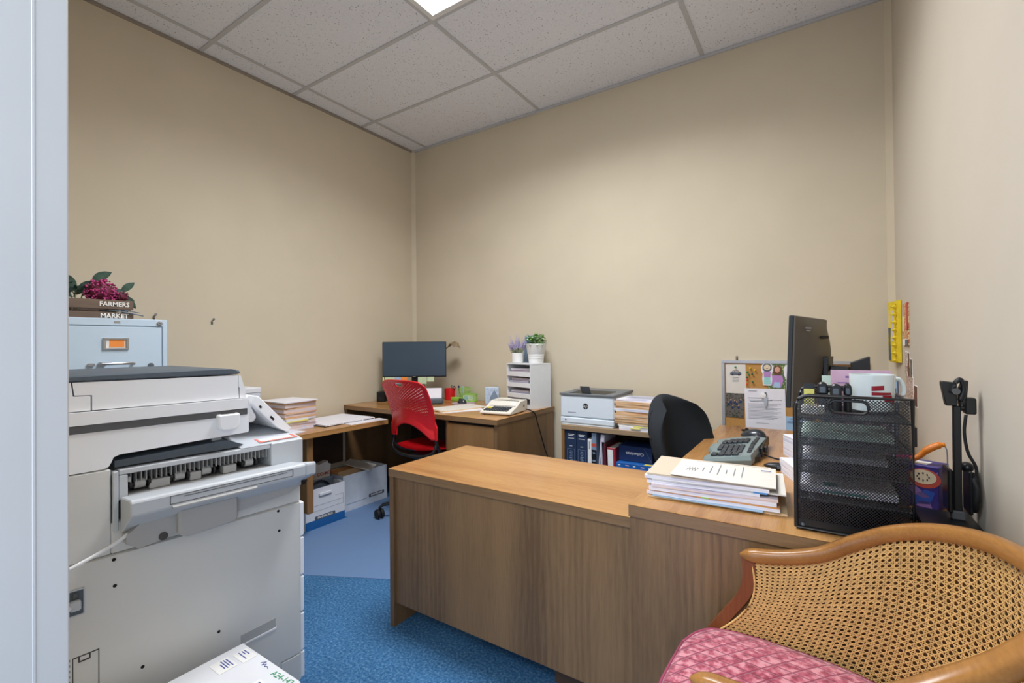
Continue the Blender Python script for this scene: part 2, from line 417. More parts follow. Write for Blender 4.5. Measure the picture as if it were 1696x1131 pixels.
def pile(x, y, z, rz, spec, group, jit=.006, rj=3):
    """spec: list of (name, label, cat, w, d, h, mat, warp, dx, dy); each sheaf is a thing of its own"""
    out = []; ORD = ['topmost', 'second', 'third', 'fourth', 'fifth', 'sixth', 'seventh', 'eighth', 'ninth', 'tenth']
    labs = [q[1] for q in spec]
    spec = [(q[0], q[1] + ((', %s from the top' % ORD[labs[i + 1:].count(q[1])]) if labs.count(q[1]) > 1 else ''),) + tuple(q[2:]) for i, q in enumerate(spec)]
    for (nm, lab, cat, w, d, h, mt, wp, dx, dy) in spec:
        c, s = math.cos(rz), math.sin(rz)
        ox = dx + rnd.uniform(-jit, jit); oy = dy + rnd.uniform(-jit, jit)
        o = add(nm, slab(w, d, h, wp), mt, None, (x + c * ox - s * oy, y + s * ox + c * oy, z), (0, 0, rz + R(rnd.uniform(-rj, rj))))
        tag(o, lab, cat, group); z += h + .0003; out.append(o)
    return out, z

# ------------------------------------------------------------------ room shell
def struct(name, bm, mat, parent=None, smooth=None):
    o = add(name, bm, mat, parent, smooth=smooth)
    if parent is None: o['kind'] = 'structure'
    return o
struct('floor', box(WX0 - .1, WX1 + .1, -1.6, WY1 + .1, -.08, 0), 'carpet')
struct('wall_left', box(WX0 - .1, WX0, WYO, WY1 + .1, 0, CEIL + .1), 'wall')
struct('wall_back', box(WX0, WX1, WY1, WY1 + .1, 0, CEIL + .1), 'wall')
struct('wall_right', box(WX1, WX1 + .1, WYO, WY1 + .1, 0, CEIL + .1), 'wall_r')
DX0, DX1, DH = -.835, .10, 2.12
b = new()
bx(b, WX0, DX0 - .05, WYO, WY0, 0, CEIL + .1); bx(b, DX1 + .05, WX1, WYO, WY0, 0, CEIL + .1); bx(b, DX0 - .05, DX1 + .05, WYO, WY0, DH + .05, CEIL + .1)
struct('wall_front', b, 'wall')
# steel door frame
d = tag(bpy.data.objects.new('door_1', None), kind='structure'); C.objects.link(d); d.location = (DX0, WYO, 0)
wd = DX1 - DX0; dp = WY0 - WYO
b = new(); prism(b, [(-.05, -.012), (0, -.012), (0, .1165), (.0008, .1172), (.0008, .1195), (.0, .1202), (0, dp + .010), (-.002, dp + .012), (-.05, dp + .012)], 'z', 0, DH + .05); add('jamb', b, 'jamb', d, smooth=.5)
b = new(); prism(b, [(wd + .05, -.012), (wd, -.012), (wd, .052), (wd - .004, .055), (wd - .004, .115), (wd, .118), (wd, dp + .012), (wd + .05, dp + .012)], 'z', 0, DH + .05); add('jamb', b, 'jamb', d)
add('head_jamb', box(0, wd, -.012, dp + .012, DH, DH + .05), 'jamb', d)
# corner strips and wall angle
b = new(); prism(b, [(WX0, WY1), (WX0 + .028, WY1), (WX0 + .022, WY1 - .006), (WX0 + .006, WY1 - .022), (WX0, WY1 - .028)], 'z', 0, CEIL); struct('trim_1', b, 'trimw')
b = new(); prism(b, [(WX1, WY1), (WX1 - .03, WY1), (WX1 - .024, WY1 - .007), (WX1 - .006, WY1 - .024), (WX1, WY1 - .03)], 'z', 0, CEIL); struct('trim_2', b, 'trimw')
struct('trim_3', box(WX0, WX0 + .006, WY0, WY1, CEIL - .022, CEIL - .004), 'angle')
struct('trim_4', box(WX0, WX1, WY1 - .012, WY1, CEIL - .02, CEIL - .003), 'tee')
struct('trim_5', box(WX1 - .012, WX1, WY0, WY1, CEIL - .02, CEIL - .003), 'tee')
for k, (a0, a1, c0, c1) in enumerate([(WX0, WX1, WY1 - .012, WY1), (WX0, WX0 + .012, WY0, WY1), (WX1 - .012, WX1, WY0, WY1)]):
    struct('baseboard_' + ('back', 'left', 'right')[k], box(a0, a1, c0, c1, 0, .1, .002), 'black')
# suspended ceiling: slab above, one mesh per tile, one per runner
ceil = struct('ceiling', box(WX0 - .1, WX1 + .1, WYO, WY1 + .1, CEIL + .06, CEIL + .12), 'tile')
GX = [WX0, -3.02, -1.808, -.596, WX1]; GY = [WY0, .73, 1.34, 1.952, 2.562, WY1]
LX0, LX1, LY0, LY1 = GX[2], GX[3], GY[2], GY[3]
for i in range(4):
    for j in range(5):
        if i == 2 and j == 2: continue
        if j == 0: continue
        add('ceiling_tile', box(GX[i] + .006, GX[i + 1] - .006, GY[j] + .006, GY[j + 1] - .006, CEIL + rnd.uniform(-.001, .001), CEIL + .016), 'tile', ceil)
for i in range(4):
    add('ceiling_tile', box(GX[i] + .006, GX[i + 1] - .006, GY[0] + .006, GY[1] - .006, CEIL, CEIL + .016), 'tile', ceil)
for x in GX[1:-1]: add('grid_runner', box(x - .012, x + .012, WY0, WY1, CEIL - .006, CEIL - .001), 'tee', ceil)
for y in GY[1:-1]:
    for i in range(4): add('grid_runner', box(GX[i] + .012, GX[i + 1] - .012, y - .012, y + .012, CEIL - .006, CEIL - .001), 'tee', ceil)
t = thing('ceiling_light', 'recessed fluorescent ceiling panel with a bright white diffuser', 'ceiling light', ((LX0 + LX1) / 2, (LY0 + LY1) / 2, CEIL))
hx, hy = (LX1 - LX0) / 2 - .013, (LY1 - LY0) / 2 - .013
b = new()
for a in ((-hx, hx, -hy, -hy + .03), (-hx, hx, hy - .03, hy), (-hx, -hx + .03, -hy + .03, hy - .03), (hx - .03, hx, -hy + .03, hy - .03)): bx(b, *a, -.012, .02)
add('frame', b, 'white_metal', t)
add('diffuser', box(-hx + .03, hx - .03, -hy + .03, hy - .03, -.002, .004), 'diffuser', t)
add('housing', box(-hx, hx, -hy, hy, .022, .055), 'white_metal', t)
l = bpy.data.lights.new('troffer_tubes', 'AREA'); l.shape = 'RECTANGLE'; l.size = hx * 1.9; l.size_y = hy * 1.85; l.energy = TROFFER_W; l.spread = TROFFER_SPREAD; l.color = (.965, .99, 1.05)
lo = bpy.data.objects.new('troffer_tubes', l); C.objects.link(lo); lo.parent = t; lo.location = (0, 0, -.006)
# nails left in the left wall
for y, z, lab in ((1.402, 1.38, 'bent dark nail alone in the beige left wall'), (1.096, 1.395, 'small brown hook in the wall beside the pale cabinet')):
    t = thing('wall_nail', lab, 'nail', (WX0, y, z))
    b = new(); tube(b, [(0, 0, 0), (.012, 0, -.002), (.02, .002, .006)], .003, 6); add('shank', b, 'strip', t)
    b = new(); lathe(b, [(.007, -.002), (.007, .002)], 10, (0, 0, 0)); add('head', b, 'strip', t, (.021, .002, .008), (0, R(70), 0))
    b = new(); bx(b, 0, .002, -.005, .005, -.025, -.008); add('plate', b, 'strip', t)

# vinyl chair mat on the carpet
b = new()
mv = [(-2.785, 1.19), (-1.90, 1.64), (-1.60, 1.79), (-1.60, 2.10), (-1.60, 2.36), (-2.13, 2.36), (-2.13, 2.9), (-2.88, 2.9), (-2.88, 2.36), (-2.88, 2.10), (-2.785, 2.10)]
V0 = [b.verts.new((x, y, .0006)) for x, y in mv]; V1 = [b.verts.new((x, y, .004)) for x, y in mv]
for q in ((0, 1, 2, 3, 10), (10, 3, 4, 5, 8, 9), (5, 6, 7, 8)):
    b.faces.new([V1[i] for i in q]); b.faces.new([V0[i] for i in q[::-1]])
for i in range(11): j = (i + 1) % 11; b.faces.new((V0[i], V0[j], V1[j], V1[i]))
tag(add('chair_mat', b, 'clear_mat'), 'clear vinyl mat over the blue carpet under the red chair', 'chair mat')

# ------------------------------------------------------------------ desks
def slab_top(t, x0, x1, y0, y1, z1, th, top, edge):
    add('desktop', box(x0, x1, y0, y1, z1 - th + .004, z1, .0015), top, t)
    add('edge_band', box(x0 + .001, x1 - .001, y0 + .001, y1 - .001, z1 - th, z1 - .003), edge, t)
# A: low return across the front
A = thing('desk_return', 'lower oak laminate desk wing with an empty top and blank back panel', 'desk', (-1.56, 1.385, 0))
Az = .68
add('desktop', box(0, 1.083, 0, .535, Az - .004, Az, .0015), 'oak_top_x', A)
add('edge_band', box(.0005, 1.083, .0005, .535, Az - .034, Az - .004), 'oak_ex', A)
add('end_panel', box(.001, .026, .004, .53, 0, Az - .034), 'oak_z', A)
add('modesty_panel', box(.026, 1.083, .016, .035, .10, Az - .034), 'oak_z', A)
add('support_rail', box(.026, 1.083, .44, .46, Az - .12, Az - .034), 'oak_warm', A)
# B: main desk along the right wall
B = thing('desk', 'taller oak laminate main desk holding the black mesh organizer', 'desk', (-.475, 1.34, 0))
Bz = .735; bw = .805; bl = 1.57
add('desktop', box(0, bw, 0, bl, Bz - .004, Bz, .0015), 'oak_top_y', B)
add('edge_band', box(.0005, bw, .0005, bl, Bz - .036, Bz - .004), 'oak_ex', B)
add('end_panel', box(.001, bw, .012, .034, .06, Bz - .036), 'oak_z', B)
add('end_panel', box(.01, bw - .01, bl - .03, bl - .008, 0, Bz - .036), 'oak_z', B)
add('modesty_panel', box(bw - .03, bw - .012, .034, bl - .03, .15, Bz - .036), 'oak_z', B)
ped = add('pedestal', box(.02, .5, .034, .048, .02, Bz - .036), 'oak_z', B)
for k in range(3): add('drawer', box(.012, .02, .6, .98, .1 + k * .2, .285 + k * .2, .002), 'oak_warm', B)
add('drawer_case', box(.02, .5, .59, .99, .05, Bz - .04), 'oak_z', B)
# C: return along the left wall
Cx = thing('desk_return', 'narrow oak laminate side wing along the left wall under the white pad', 'desk', (WX0, 1.30, 0))
Cz = .67
add('desktop', box(.004, .545, 0, 1.05, Cz - .004, Cz, .0015), 'oak_top_y', Cx)
add('edge_band', box(.004, .5445, .0005, 1.05, Cz - .032, Cz - .004), 'oak_top_y', Cx)
add('modesty_panel', box(.01, .03, .02, 1.04, .3, Cz - .032), 'dark_in', Cx)
add('leg_panel', box(.031, .50, .43, .475, .15, Cz - .032, .006), 'oak_warm', Cx)
# D: desk on the back wall
D = thing('desk', 'oak laminate corner desk against the back wall holding the flat screen', 'desk', (WX0, 2.37, 0))
Dz = .74; dw = 1.51; dl = .765
add('desktop', box(.004, dw, 0, dl, Dz - .004, Dz, .0015), 'oak_top_x', D)
add('edge_band', box(.0045, dw - .0005, .0005, dl, Dz - .034, Dz - .004), 'oak_ex', D)
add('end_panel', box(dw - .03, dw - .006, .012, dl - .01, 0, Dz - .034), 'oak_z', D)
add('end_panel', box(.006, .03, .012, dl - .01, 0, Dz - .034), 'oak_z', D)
add('modesty_panel', box(.03, 1.08, dl - .05, dl - .03, .1, Dz - .034), 'dark_in', D)
add('pedestal_side', box(1.07, 1.09, .02, dl - .03, .02, Dz - .034), 'oak_z', D)
add('drawer_recess', box(1.09, dw - .03, .03, .04, .02, Dz - .034), 'gap', D)
add('drawer', box(1.092, dw - .033, .010, .03, .455, Dz - .054, .0015), 'oak_warm', D)
add('drawer', box(1.092, dw - .033, .010, .03, .04, .443, .0015), 'oak_warm', D)
# E: low bookcase
E_ = thing('bookcase', 'low brown open bookcase under the white laser printer', 'bookcase', (-1.425, 2.745, 0))
ew, ed, ez = .862, .40, .68
add('top', box(0, ew, 0, ed, ez - .03, ez, .0015), 'shelfw', E_)
add('side_panel', box(0, .022, .004, ed, 0, ez - .03), 'oak_warm', E_); add('side_panel', box(ew - .022, ew, .004, ed, 0, ez - .03), 'oak_warm', E_)
add('back_panel', box(.022, ew - .022, ed - .012, ed, 0, ez - .03), 'dark_in', E_)
add('shelf', box(.022, ew - .022, .01, ed - .012, .30, .32), 'shelfw', E_); add('shelf', box(.022, ew - .022, .01, ed - .012, .02, .04), 'shelfw', E_)

# ------------------------------------------------------------------ filing cabinet and flower crate
FX, FY0, FY1, FZ = -2.5, .455, .91, 1.338
t = thing('filing_cabinet', 'pale blue metal filing cabinet behind the copier, crate on top', 'cabinet', (FX, (FY0 + FY1) / 2, 0))
hw = (FY1 - FY0) / 2
add('body', box(-.66, -.012, -hw, hw, .0, FZ, .003), 'blue_metal', t)
b = new(); bx(b, -.012, 0, -hw, -hw + .018, 0, FZ, .002); bx(b, -.012, 0, hw - .018, hw, 0, FZ, .002); bx(b, -.012, 0, -hw + .018, hw - .018, FZ - .031, FZ, .002)
add('face_frame', b, 'blue_metal', t)
add('name_plate', box(0, .0015, -.010 + .045, .010 + .045, FZ - .019, FZ - .011), 'steel', t)
b = new(); lathe(b, [(.0105, 0), (.0105, .004), (.007, .007)], 16); lk = add('lock', b, 'steel', t, (0, .88 - .6825, 1.321), (0, R(90), 0), .6)
add('keyhole', box(-.001, .001, -.004, .004, .0068, .0078), 'gap', lk)
for k in range(4):
    z1 = FZ - .034 - k * .318; z0 = z1 - .306
    dr = add('drawer', box(-.010, -.001, -hw + .021, hw - .021, z0, z1, .002), 'blue_metal', t)
    zc = z1 - .074
    b = new(); yc = .723 - .6825
    for a in ((-.044, .044, .018, .025), (-.044, .044, -.025, -.018), (-.044, -.034, -.018, .018), (.034, .044, -.018, .018)): bx(b, -.001, .006, yc + a[0], yc + a[1], zc + a[2], zc + a[3], .001)
    add('label_holder', b, 'steel', dr)
    add('label_card', box(-.001, .001, yc - .034, yc + .034, zc - .018, zc + .018), 'white_card', dr)
    if k == 0: add('orange_card', box(.001, .002, yc - .022, yc + .028, zc - .015, zc + .017), 'orange_card', dr)
    zh = z1 - .16
    b = new(); tube(b, [(-.001, yc - .052, zh), (.02, yc - .050, zh + .002), (.022, yc - .02, zh + .002), (.022, yc + .05, zh + .002), (.02, yc + .056, zh), (-.001, yc + .057, zh)], .006, 8); bx(b, -.001, .012, yc - .060, yc - .036, zh - .010, zh + .009, .003)
    add('handle', b, 'steel', dr, smooth=.7)
    add('thumb_latch', box(-.001, .01, yc - .094, yc - .072, zh - .009, zh + .006, .003), 'steel', dr)
    b = new(); lathe(b, [(.012, 0), (.012, .003), (.004, .005)], 14); add('lower_lock', b, 'charcoal', dr, (-.001, .847 - .6825, zh - .012), (0, R(90), 0))
# crate
CX = -2.56
t = thing('wooden_crate', 'small weathered slatted crate reading FARMERS MARKET on the cabinet', 'crate', (CX, .62, FZ))
for z0, z1 in ((.043, .083), (.0, .030)):
    s = add('slat', box(-.014, 0, -.2, .183, z0, z1, .002), 'crate', t)
    add('slat', box(-.215, -.201, -.2, .183, z0, z1, .002), 'crate', t)
    add('end_slat', box(-.201, -.014, .169, .183, z0, z1, .002), 'crate', t); add('end_slat', box(-.201, -.014, -.2, -.186, z0, z1, .002), 'crate', t)
    text('lettering', 'FARMERS' if z0 > .02 else 'MARKET', .0275, 'white_paint', t, (.0015, .116, .064 if z0 > .02 else .0135), (R(90), 0, R(90)), bold=.0006, sx=.93)
for y in (-.186, .150):
    for x in (-.201, -.033): add('corner_post', box(x, x + .018, y, y + .018, 0, .083), 'crate', t)
add('base_board', box(-.2, -.014, -.186, .169, .001, .006), 'crate', t)
def leaf_bm(L, W, droop=.25, n=5):
    b = new(); rows = []
    for i in range(n + 1):
        u = i / n; ww = W * math.sin(PI * min(1, u * .96 + .04)) ** .8 * (1 if u < .5 else 1.0) * .5
        z = -droop * L * u * u
        rows.append([b.verts.new((u * L, -ww, z + ww * .25)), b.verts.new((u * L, 0, z)), b.verts.new((u * L, ww, z + ww * .25))])
    for a, c in zip(rows, rows[1:]):
        for k in range(2): b.faces.new((a[k], c[k], c[k + 1], a[k + 1]))
    bmesh.ops.solidify(b, geom=b.faces[:], thickness=.0008)
    return b
leafcache = {}
def leaf(parent, mat, L, W, loc, rz, ry, rx=0, name='leaf', droop=.25):
    k = (mat, round(L, 3), round(W, 3), droop)
    if k not in leafcache:
        o = add(name, leaf_bm(L, W, droop), mat, parent, smooth=3.2); leafcache[k] = o.data
    else:
        o = bpy.data.objects.new(name, leafcache[k]); C.objects.link(o); o.parent = parent
    o.location = loc; o.rotation_euler = (rx, ry, rz); return o
def berries(name, label, cat, loc, rx, ry, rz_, n, r, mat, leaves):
    t = thing(name, label, cat, loc)
    b = new()
    for k in range(n):
        u = rnd.uniform(0, 2 * PI); v = math.acos(rnd.uniform(-.7, 1)); q = rnd.uniform(.75, 1.05)
        sphere(b, Vector((rx * q * math.sin(v) * math.cos(u), ry * q * math.sin(v) * math.sin(u), rz_ * q * math.cos(v))), r * rnd.uniform(.8, 1.2), 1)
    add('berry_cluster', b, mat, t, smooth=3.2, kind='stuff')
    b = new(); sphere(b, (0, 0, 0), 1, 2, rx * .8, ry * .8, rz_ * .8); add('core', b, 'berry_d', t, smooth=3.2)
    b = new()
    for k in range(10):
        a = 2 * PI * k / 10; tube(b, [(0, 0, -rz_ * .9), (rx * .4 * math.cos(a), ry * .4 * math.sin(a), -rz_ * .1), (rx * .75 * math.cos(a), ry * .75 * math.sin(a), rz_ * .4)], .0012, 5)
    add('stem', b, 'stemg', t)
    for (mt, L, W, l, rz, ry) in leaves: leaf(t, mt, L, W, l, rz, ry, R(72))
    return t
z0 = FZ + .085
berries('berry_spray', 'magenta artificial berry spray in the slatted crate', 'artificial flowers', (CX - .05, .70, z0 + .034), .05, .058, .056, 260, .0046, 'berry',
        [('leaf_d', .08, .042, (-.02, -.02, .045), R(70), R(-42)), ('leaf_d', .055, .03, (-.03, -.005, .035), R(100), R(-50)), ('leaf_d', .05, .028, (.0, .04, .005), R(80), R(-5))])
berries('berry_spray', 'small wine red artificial bloom at the right end of the crate', 'artificial flowers', (CX - .06, .773, z0 + .02), .028, .03, .032, 150, .003, 'berry_d',
        [('leaf_d', .07, .032, (-.01, .008, .02), R(75), R(-52)), ('leaf_d', .05, .022, (-.02, .012, .0), R(75), R(15)), ('leaf_d', .055, .024, (0, .02, -.012), R(80), R(40)), ('leaf_d', .05, .022, (.005, .012, -.025), R(85), R(55)), ('leaf_d', .045, .02, (-.015, .02, -.01), R(60), R(25))])
t = thing('leaf_sprig', 'olive and eucalyptus leaves at the left end of the crate', 'artificial flowers', (CX - .06, .59, z0 - .02))
for k in range(44):
    leaf(t, rnd.choice(['leaf_o', 'leaf_d', 'leaf_o', 'leaf_d']), rnd.choice([.055, .065, .07]), rnd.choice([.024, .03]), (rnd.uniform(-.05, .04), rnd.uniform(-.06, .045), rnd.uniform(.015, .07)), rnd.uniform(-PI, PI), R(rnd.uniform(-60, 10)), R(rnd.choice([-60, 60, 75, -75])))
b = new()
for k in range(5): tube(b, [(0, -.04 + .02 * k, -.03), (.01, -.03 + .02 * k, .03), (.0, -.05 + .028 * k, .075)], .0022, 6)
add('stem', b, 'stemg', t)
leaf(t, 'leaf_d', .06, .026, (0, .005, .06), R(100), R(-72), R(80)); leaf(t, 'leaf_d', .065, .026, (0, .03, .035), R(85), R(-50), R(75))
t = thing('hydrangea', 'blue violet artificial hydrangea at the far left of the crate', 'artificial flowers', (CX - .05, .553, z0 + .092))
b = new(); tube(b, [(0, 0, -.11), (0, 0, 0)], .002, 6); add('stem', b, 'stemg', t)
b = new()
for k in range(60):
    u = rnd.uniform(0, 2 * PI); v = math.acos(rnd.uniform(-.6, 1)); c = Vector((.03 * math.sin(v) * math.cos(u), .03 * math.sin(v) * math.sin(u), .024 * math.cos(v)))
    s, up = frame_axes(c); r = .007
    vs = [b.verts.new(c + s * r), b.verts.new(c + up * r), b.verts.new(c - s * r), b.verts.new(c - up * r)]; ce = b.verts.new(c * .93)
    for i in range(4): b.faces.new((ce, vs[i], vs[(i + 1) % 4]))
add('bloom', b, 'petal', t, kind='stuff')
t = thing('dry_twig', 'dark thin twig sticking out of the crate above MARKET', 'twig', (CX + .006, .75, FZ + .036))
b = new(); tube(b, [(-.03, -.06, .002), (.0, 0, 0), (.004, .086, -.018)], .003, 6); tube(b, [(-.02, -.02, .006), (0, .02, .004), (.002, .075, -.006)], .0022, 6)
add('twig', b, 'charcoal', t)

# ------------------------------------------------------------------ copier
PX, PY = -1.54, .967
K = thing('photocopier', 'large off-white office photocopier with grey lid and open side tray', 'copier', (PX, PY, 0), R(-4))
W_ = -.60
b = new(); bx(b, W_, -.002, -.70, -.002, .03, .66, .004); add('lower_body', b, 'copier', K)
b = new(); bx(b, W_, -.03, -.69, -.01, .0, .03); add('plinth', b, 'seam', K)
# side skins, proud of the body, with open joints between them
for nm, a in (('side_panel', (-.70, -.010, .1315, .658)), ('side_panel', (-.70, -.0775, .035, .1325)), ('side_panel', (-.0755, -.010, .035, .1275))):
    add(nm, box(-.003, .003, a[0], a[1], a[2], a[3], .0015), 'copier', K)
# front face with drawers (facing the back wall)
for z0, z1 in ((.035, .125), (.131, .262), (.268, .392), (.398, .53), (.536, .656)):
    add('paper_drawer', box(W_ + .01, -.006, -.004, .012, z0, z1, .003), 'copier_w', K)
b = new()
bx(b, W_, 0, -.70, -.524, .662, .888, .003); add('rear_upper_panel', b, 'copier', K)
b = new(); bx(b, W_, -.0, -.5235, -.004, .662, .745, .003); add('middle_panel', b, 'copier', K)
b = new(); bx(b, W_, -.02, -.5235, -.02, .745, .79); add('inner_body', b, 'seam', K)
b = new(); prism(b, [(-.70, .891), (-.540, .891), (-.528, .896), (-.522, .908), (-.518, .919), (-.505, .924), (-.179, .934), (-.176, .938), (-.176, .992), (-.70, .992)], 'x', W_, 0, .0); add('upper_body', b, 'copier_w', K)
add('dark_strip', box(W_ + .004, .003, -.70, -.181, .992, 1.0125, .001), 'strip', K)
b = new(); prism(b, [(-.70, 1.013), (-.180, 1.0125), (-.178, 1.034), (-.183, 1.044), (-.70, 1.047)], 'x', W_, .004); add('scanner_body', b, 'copier_w', K)
# document feeder: notched cover and dark lid
b = new(); prism(b, [(-.56, 1.049), (-.203, 1.046), (-.205, 1.082), (-.2055, 1.120), (-.598, 1.1235), (-.594, 1.090), (-.56, 1.0885)], 'x', W_ + .03, -.006); add('feeder_cover', b, 'copier_w', K)
b = new(); prism(b, [(-.70, 1.049), (-.563, 1.049), (-.563, 1.0865), (-.597, 1.088), (-.601, 1.1235), (-.70, 1.1235)], 'x', W_ + .03, -.006); add('feeder_end', b, 'copier_w', K)
b = new(); prism(b, [(-.200, 1.046), (-.182, 1.046), (-.184, 1.078), (-.188, 1.086), (-.197, 1.118), (-.2035, 1.120), (-.2035, 1.082), (-.200, 1.080)], 'x', W_ + .03, -.006); add('feeder_end', b, 'copier_w', K)
b = new(); prism(b, [(-.70, 1.1255), (-.205, 1.1235), (-.198, 1.127), (-.198, 1.132), (-.210, 1.139), (-.225, 1.141), (-.70, 1.140)], 'x', W_ + .05, -.004, .004); add('lid', b, 'charcoal', K, smooth=.5)
# clip holder on the side
b = new(); prism(b, [(-.273, 1.002), (-.211, 1.002), (-.213, .962), (-.222, .952), (-.262, .952), (-.271, .962)], 'x', -.001, .024, .004); ch = add('clip_holder', b, 'copier_w', K)
add('recess', box(.004, .020, -.262, -.222, 1.0005, 1.0025), 'seam', ch)
# inner output tray and the grey exit unit
b = new(); bx(b, W_ + .02, -.02, -.52, -.02, .795, .80); add('tray_floor', b, 'copier_dg', K)
b = new(); prism(b, [(-.512, .887), (-.20, .887), (-.185, .893), (-.24, .914), (-.512, .905)], 'x', W_ + .05, -.02); add('inner_tray', b, 'charcoal', K)
add('post', box(-.06, -.05, -.265, -.238, .91, .924), 'copier_g', K)
for s in range(9): add('tray_rib', box(-.5 + s * .05, -.496 + s * .05, -.505, -.24, .9055, .910), 'charcoal', K)
G = 'copier_g'
add('exit_cover', box(-.34, .0, -.507, -.107, .868, .882, .002), G, K)
add('exit_block', box(-.38, .003, -.106, .005, .795, .8845, .003), G, K)
b = new(); prism(b, [(-.012, .884), (.0, .884), (-.02, .906), (-.2, .906), (-.22, .884)], 'y', -.16, .0); 
bm_ = new(); prism(bm_, [(.0, .8832), (-.36, .8832), (-.36, .914), (-.16, .908), (-.03, .890)], 'y', -.20, .004); b.free(); add('exit_slope', bm_, G, K)
add('side_cheek', box(-.04, .0, -.507, -.488, .80, .867, .002), G, K)
add('side_fin', box(-.02, .004, -.521, -.5085, .72, .880, .002), G, K)
add('exit_mouth', box(-.12, -.10, -.488, -.107, .80, .867), 'gap', K)
add('mouth_floor', box(-.10, .002, -.488, -.107, .800, .808), 'copier_dg', K)
b = new()
for k in range(32): bx(b, -.075, -.018, -.478 + k * .0118, -.4765 + k * .0118, .838, .866)
add('guide_ribs', b, 'copier_dg', K)
for k, y in enumerate((-.455, -.36, -.29, -.165)):
    b = new(); lathe(b, [(.013, -.012), (.013, .012)], 14); r_ = add('exit_roller', b, 'copier_dg', K, (-.035, y, .829), (R(90), 0, 0), .6)
    b = new(); lathe(b, [(.006, -.026), (.016, -.024), (.016, -.018), (.006, -.016), (.006, .016), (.012, .018), (.012, .024), (.006, .026)], 10); add('roller_hub', b, 'black', r_)
for y0, y1 in ((-.435, -.385), (-.335, -.305), (-.245, -.205)): add('roller_guard', box(-.05, -.02, y0, y1, .809, .834, .002), 'copier_dg', K)
add('rear_label', text('warning_mark', 'i', .012, 'copier_dg', K, (-.016, -.482, .85), (R(90), 0, R(90))).data and box(-.016, -.015, -.484, -.479, .842, .856), 'copier_dg', K)
# flap folded out towards the door
b = new()
prof = [(.0, .811), (.094, .816), (.098, .812), (.098, .774), (.07, .762), (.01, .725), (.0, .72)]
lo = [(.0, .808), (.0, .712)]
prism(b, [(.002, .809), (.088, .8165), (.097, .811), (.097, .776), (.092, .771), (.012, .716), (.002, .716)], 'y', -.505, -.035, .003); fl = add('output_flap', b, G, K)
b = new(); prism(b, [(.002, .800), (.094, .8160), (.098, .811), (.098, .776), (.09, .772), (.02, .74), (.002, .74)], 'y', -.0345, .0, .003); add('flap_end', b, G, fl)
b = new()
for a in ((-.42, -.08, .8055, .807), (-.42, -.08, .7840, .7855), (-.42, -.4185, .7855, .8055), (-.0815, -.08, .7855, .8055), (-.388, -.10, .799, .8005)): bx(b, .0965, .0978, *a)
add('handle_groove', b, 'seam', fl)
b = new(); prism(b, [(.096, .781), (.104, .777), (.104, .773), (.096, .772)], 'y', -.415, -.195); add('grip_lip', b, 'copier_dg', fl)
b = new(); prism(b, [(-.501, .712), (-.501, .69), (-.474, .671), (-.352, .684), (-.352, .745), (-.46, .745)], 'x', .002, .04); add('flap_foot', b, 'copier_dg', fl)
add('foot_notch', (lambda q: (lathe(q, [(.011, 0), (.011, .003)], 12), q)[1])(new()), 'seam', fl, (.040, -.42, .686), (0, R(90), 0))
b = new(); prism(b, [(-.39, .755), (-.235, .755), (-.235, .69), (-.243, .677), (-.37, .672), (-.39, .685)], 'x', .002, .065, .005); add('flap_foot', b, 'copier_dg', fl)
b = new(); prism(b, [(-.233, .75), (-.02, .755), (-.02, .73), (-.06, .712), (-.215, .697), (-.233, .697)], 'x', .002, .035); add('flap_foot', b, 'copier_dg', fl)
b = new(); prism(b, [(-.04, .723), (.0, .728), (.006, .742), (-.02, .742)], 'x', -.05, .03); add('hinge', b, 'black', fl)
# safety sticker on the exit unit
lb = add('sticker', box(-.105, -.02, -.135, -.005, .0, .0008), 'white_card', K, (.005, 0, .8868), (0, R(5.5), 0), label='white instruction sticker with a pink border')
add('sticker_border', (lambda q: [bx(q, *a) for a in ((-.105, -.02, -.135, -.125, .0004, .0012), (-.105, -.02, -.015, -.005, .0004, .0012), (-.105, -.095, -.125, -.015, .0004, .0012), (-.03, -.02, -.125, -.015, .0004, .0012))] and q)(new()), plain('pink_border', '#d9776a', .7), lb)
# control panel, tilted
b = new(); prism(b, [(-.13, 1.044), (-.112, 1.040), (-.018, .936), (-.004, .921), (.004, .912), (-.010, .899), (-.024, .908), (-.045, .920), (-.136, 1.018)], 'x', -.46, -.075, .003); cp = add('control_panel', b, 'copier_w', K)
add('touch_screen', box(-.135, .135, -.07, .07, .0, .001), 'screen', cp, (-.27, -.046, .9735), (R(-48), 0, 0))
for (y, z, l) in ((-.106, 1.002, .010), (-.066, .958, .018)):
    add('card_slot', box(0, .0012, -l / 2, l / 2, -.0035, .0035), 'gap', cp, (-.0752, y, z), (R(-47), 0, 0))
b = new(); prism(b, [(-.175, 1.046), (-.115, 1.040), (-.128, 1.00), (-.10, .965), (-.112, .945), (-.175, .955)], 'x', -.42, -.11, .006); add('panel_bracket', b, 'copier_w', K)
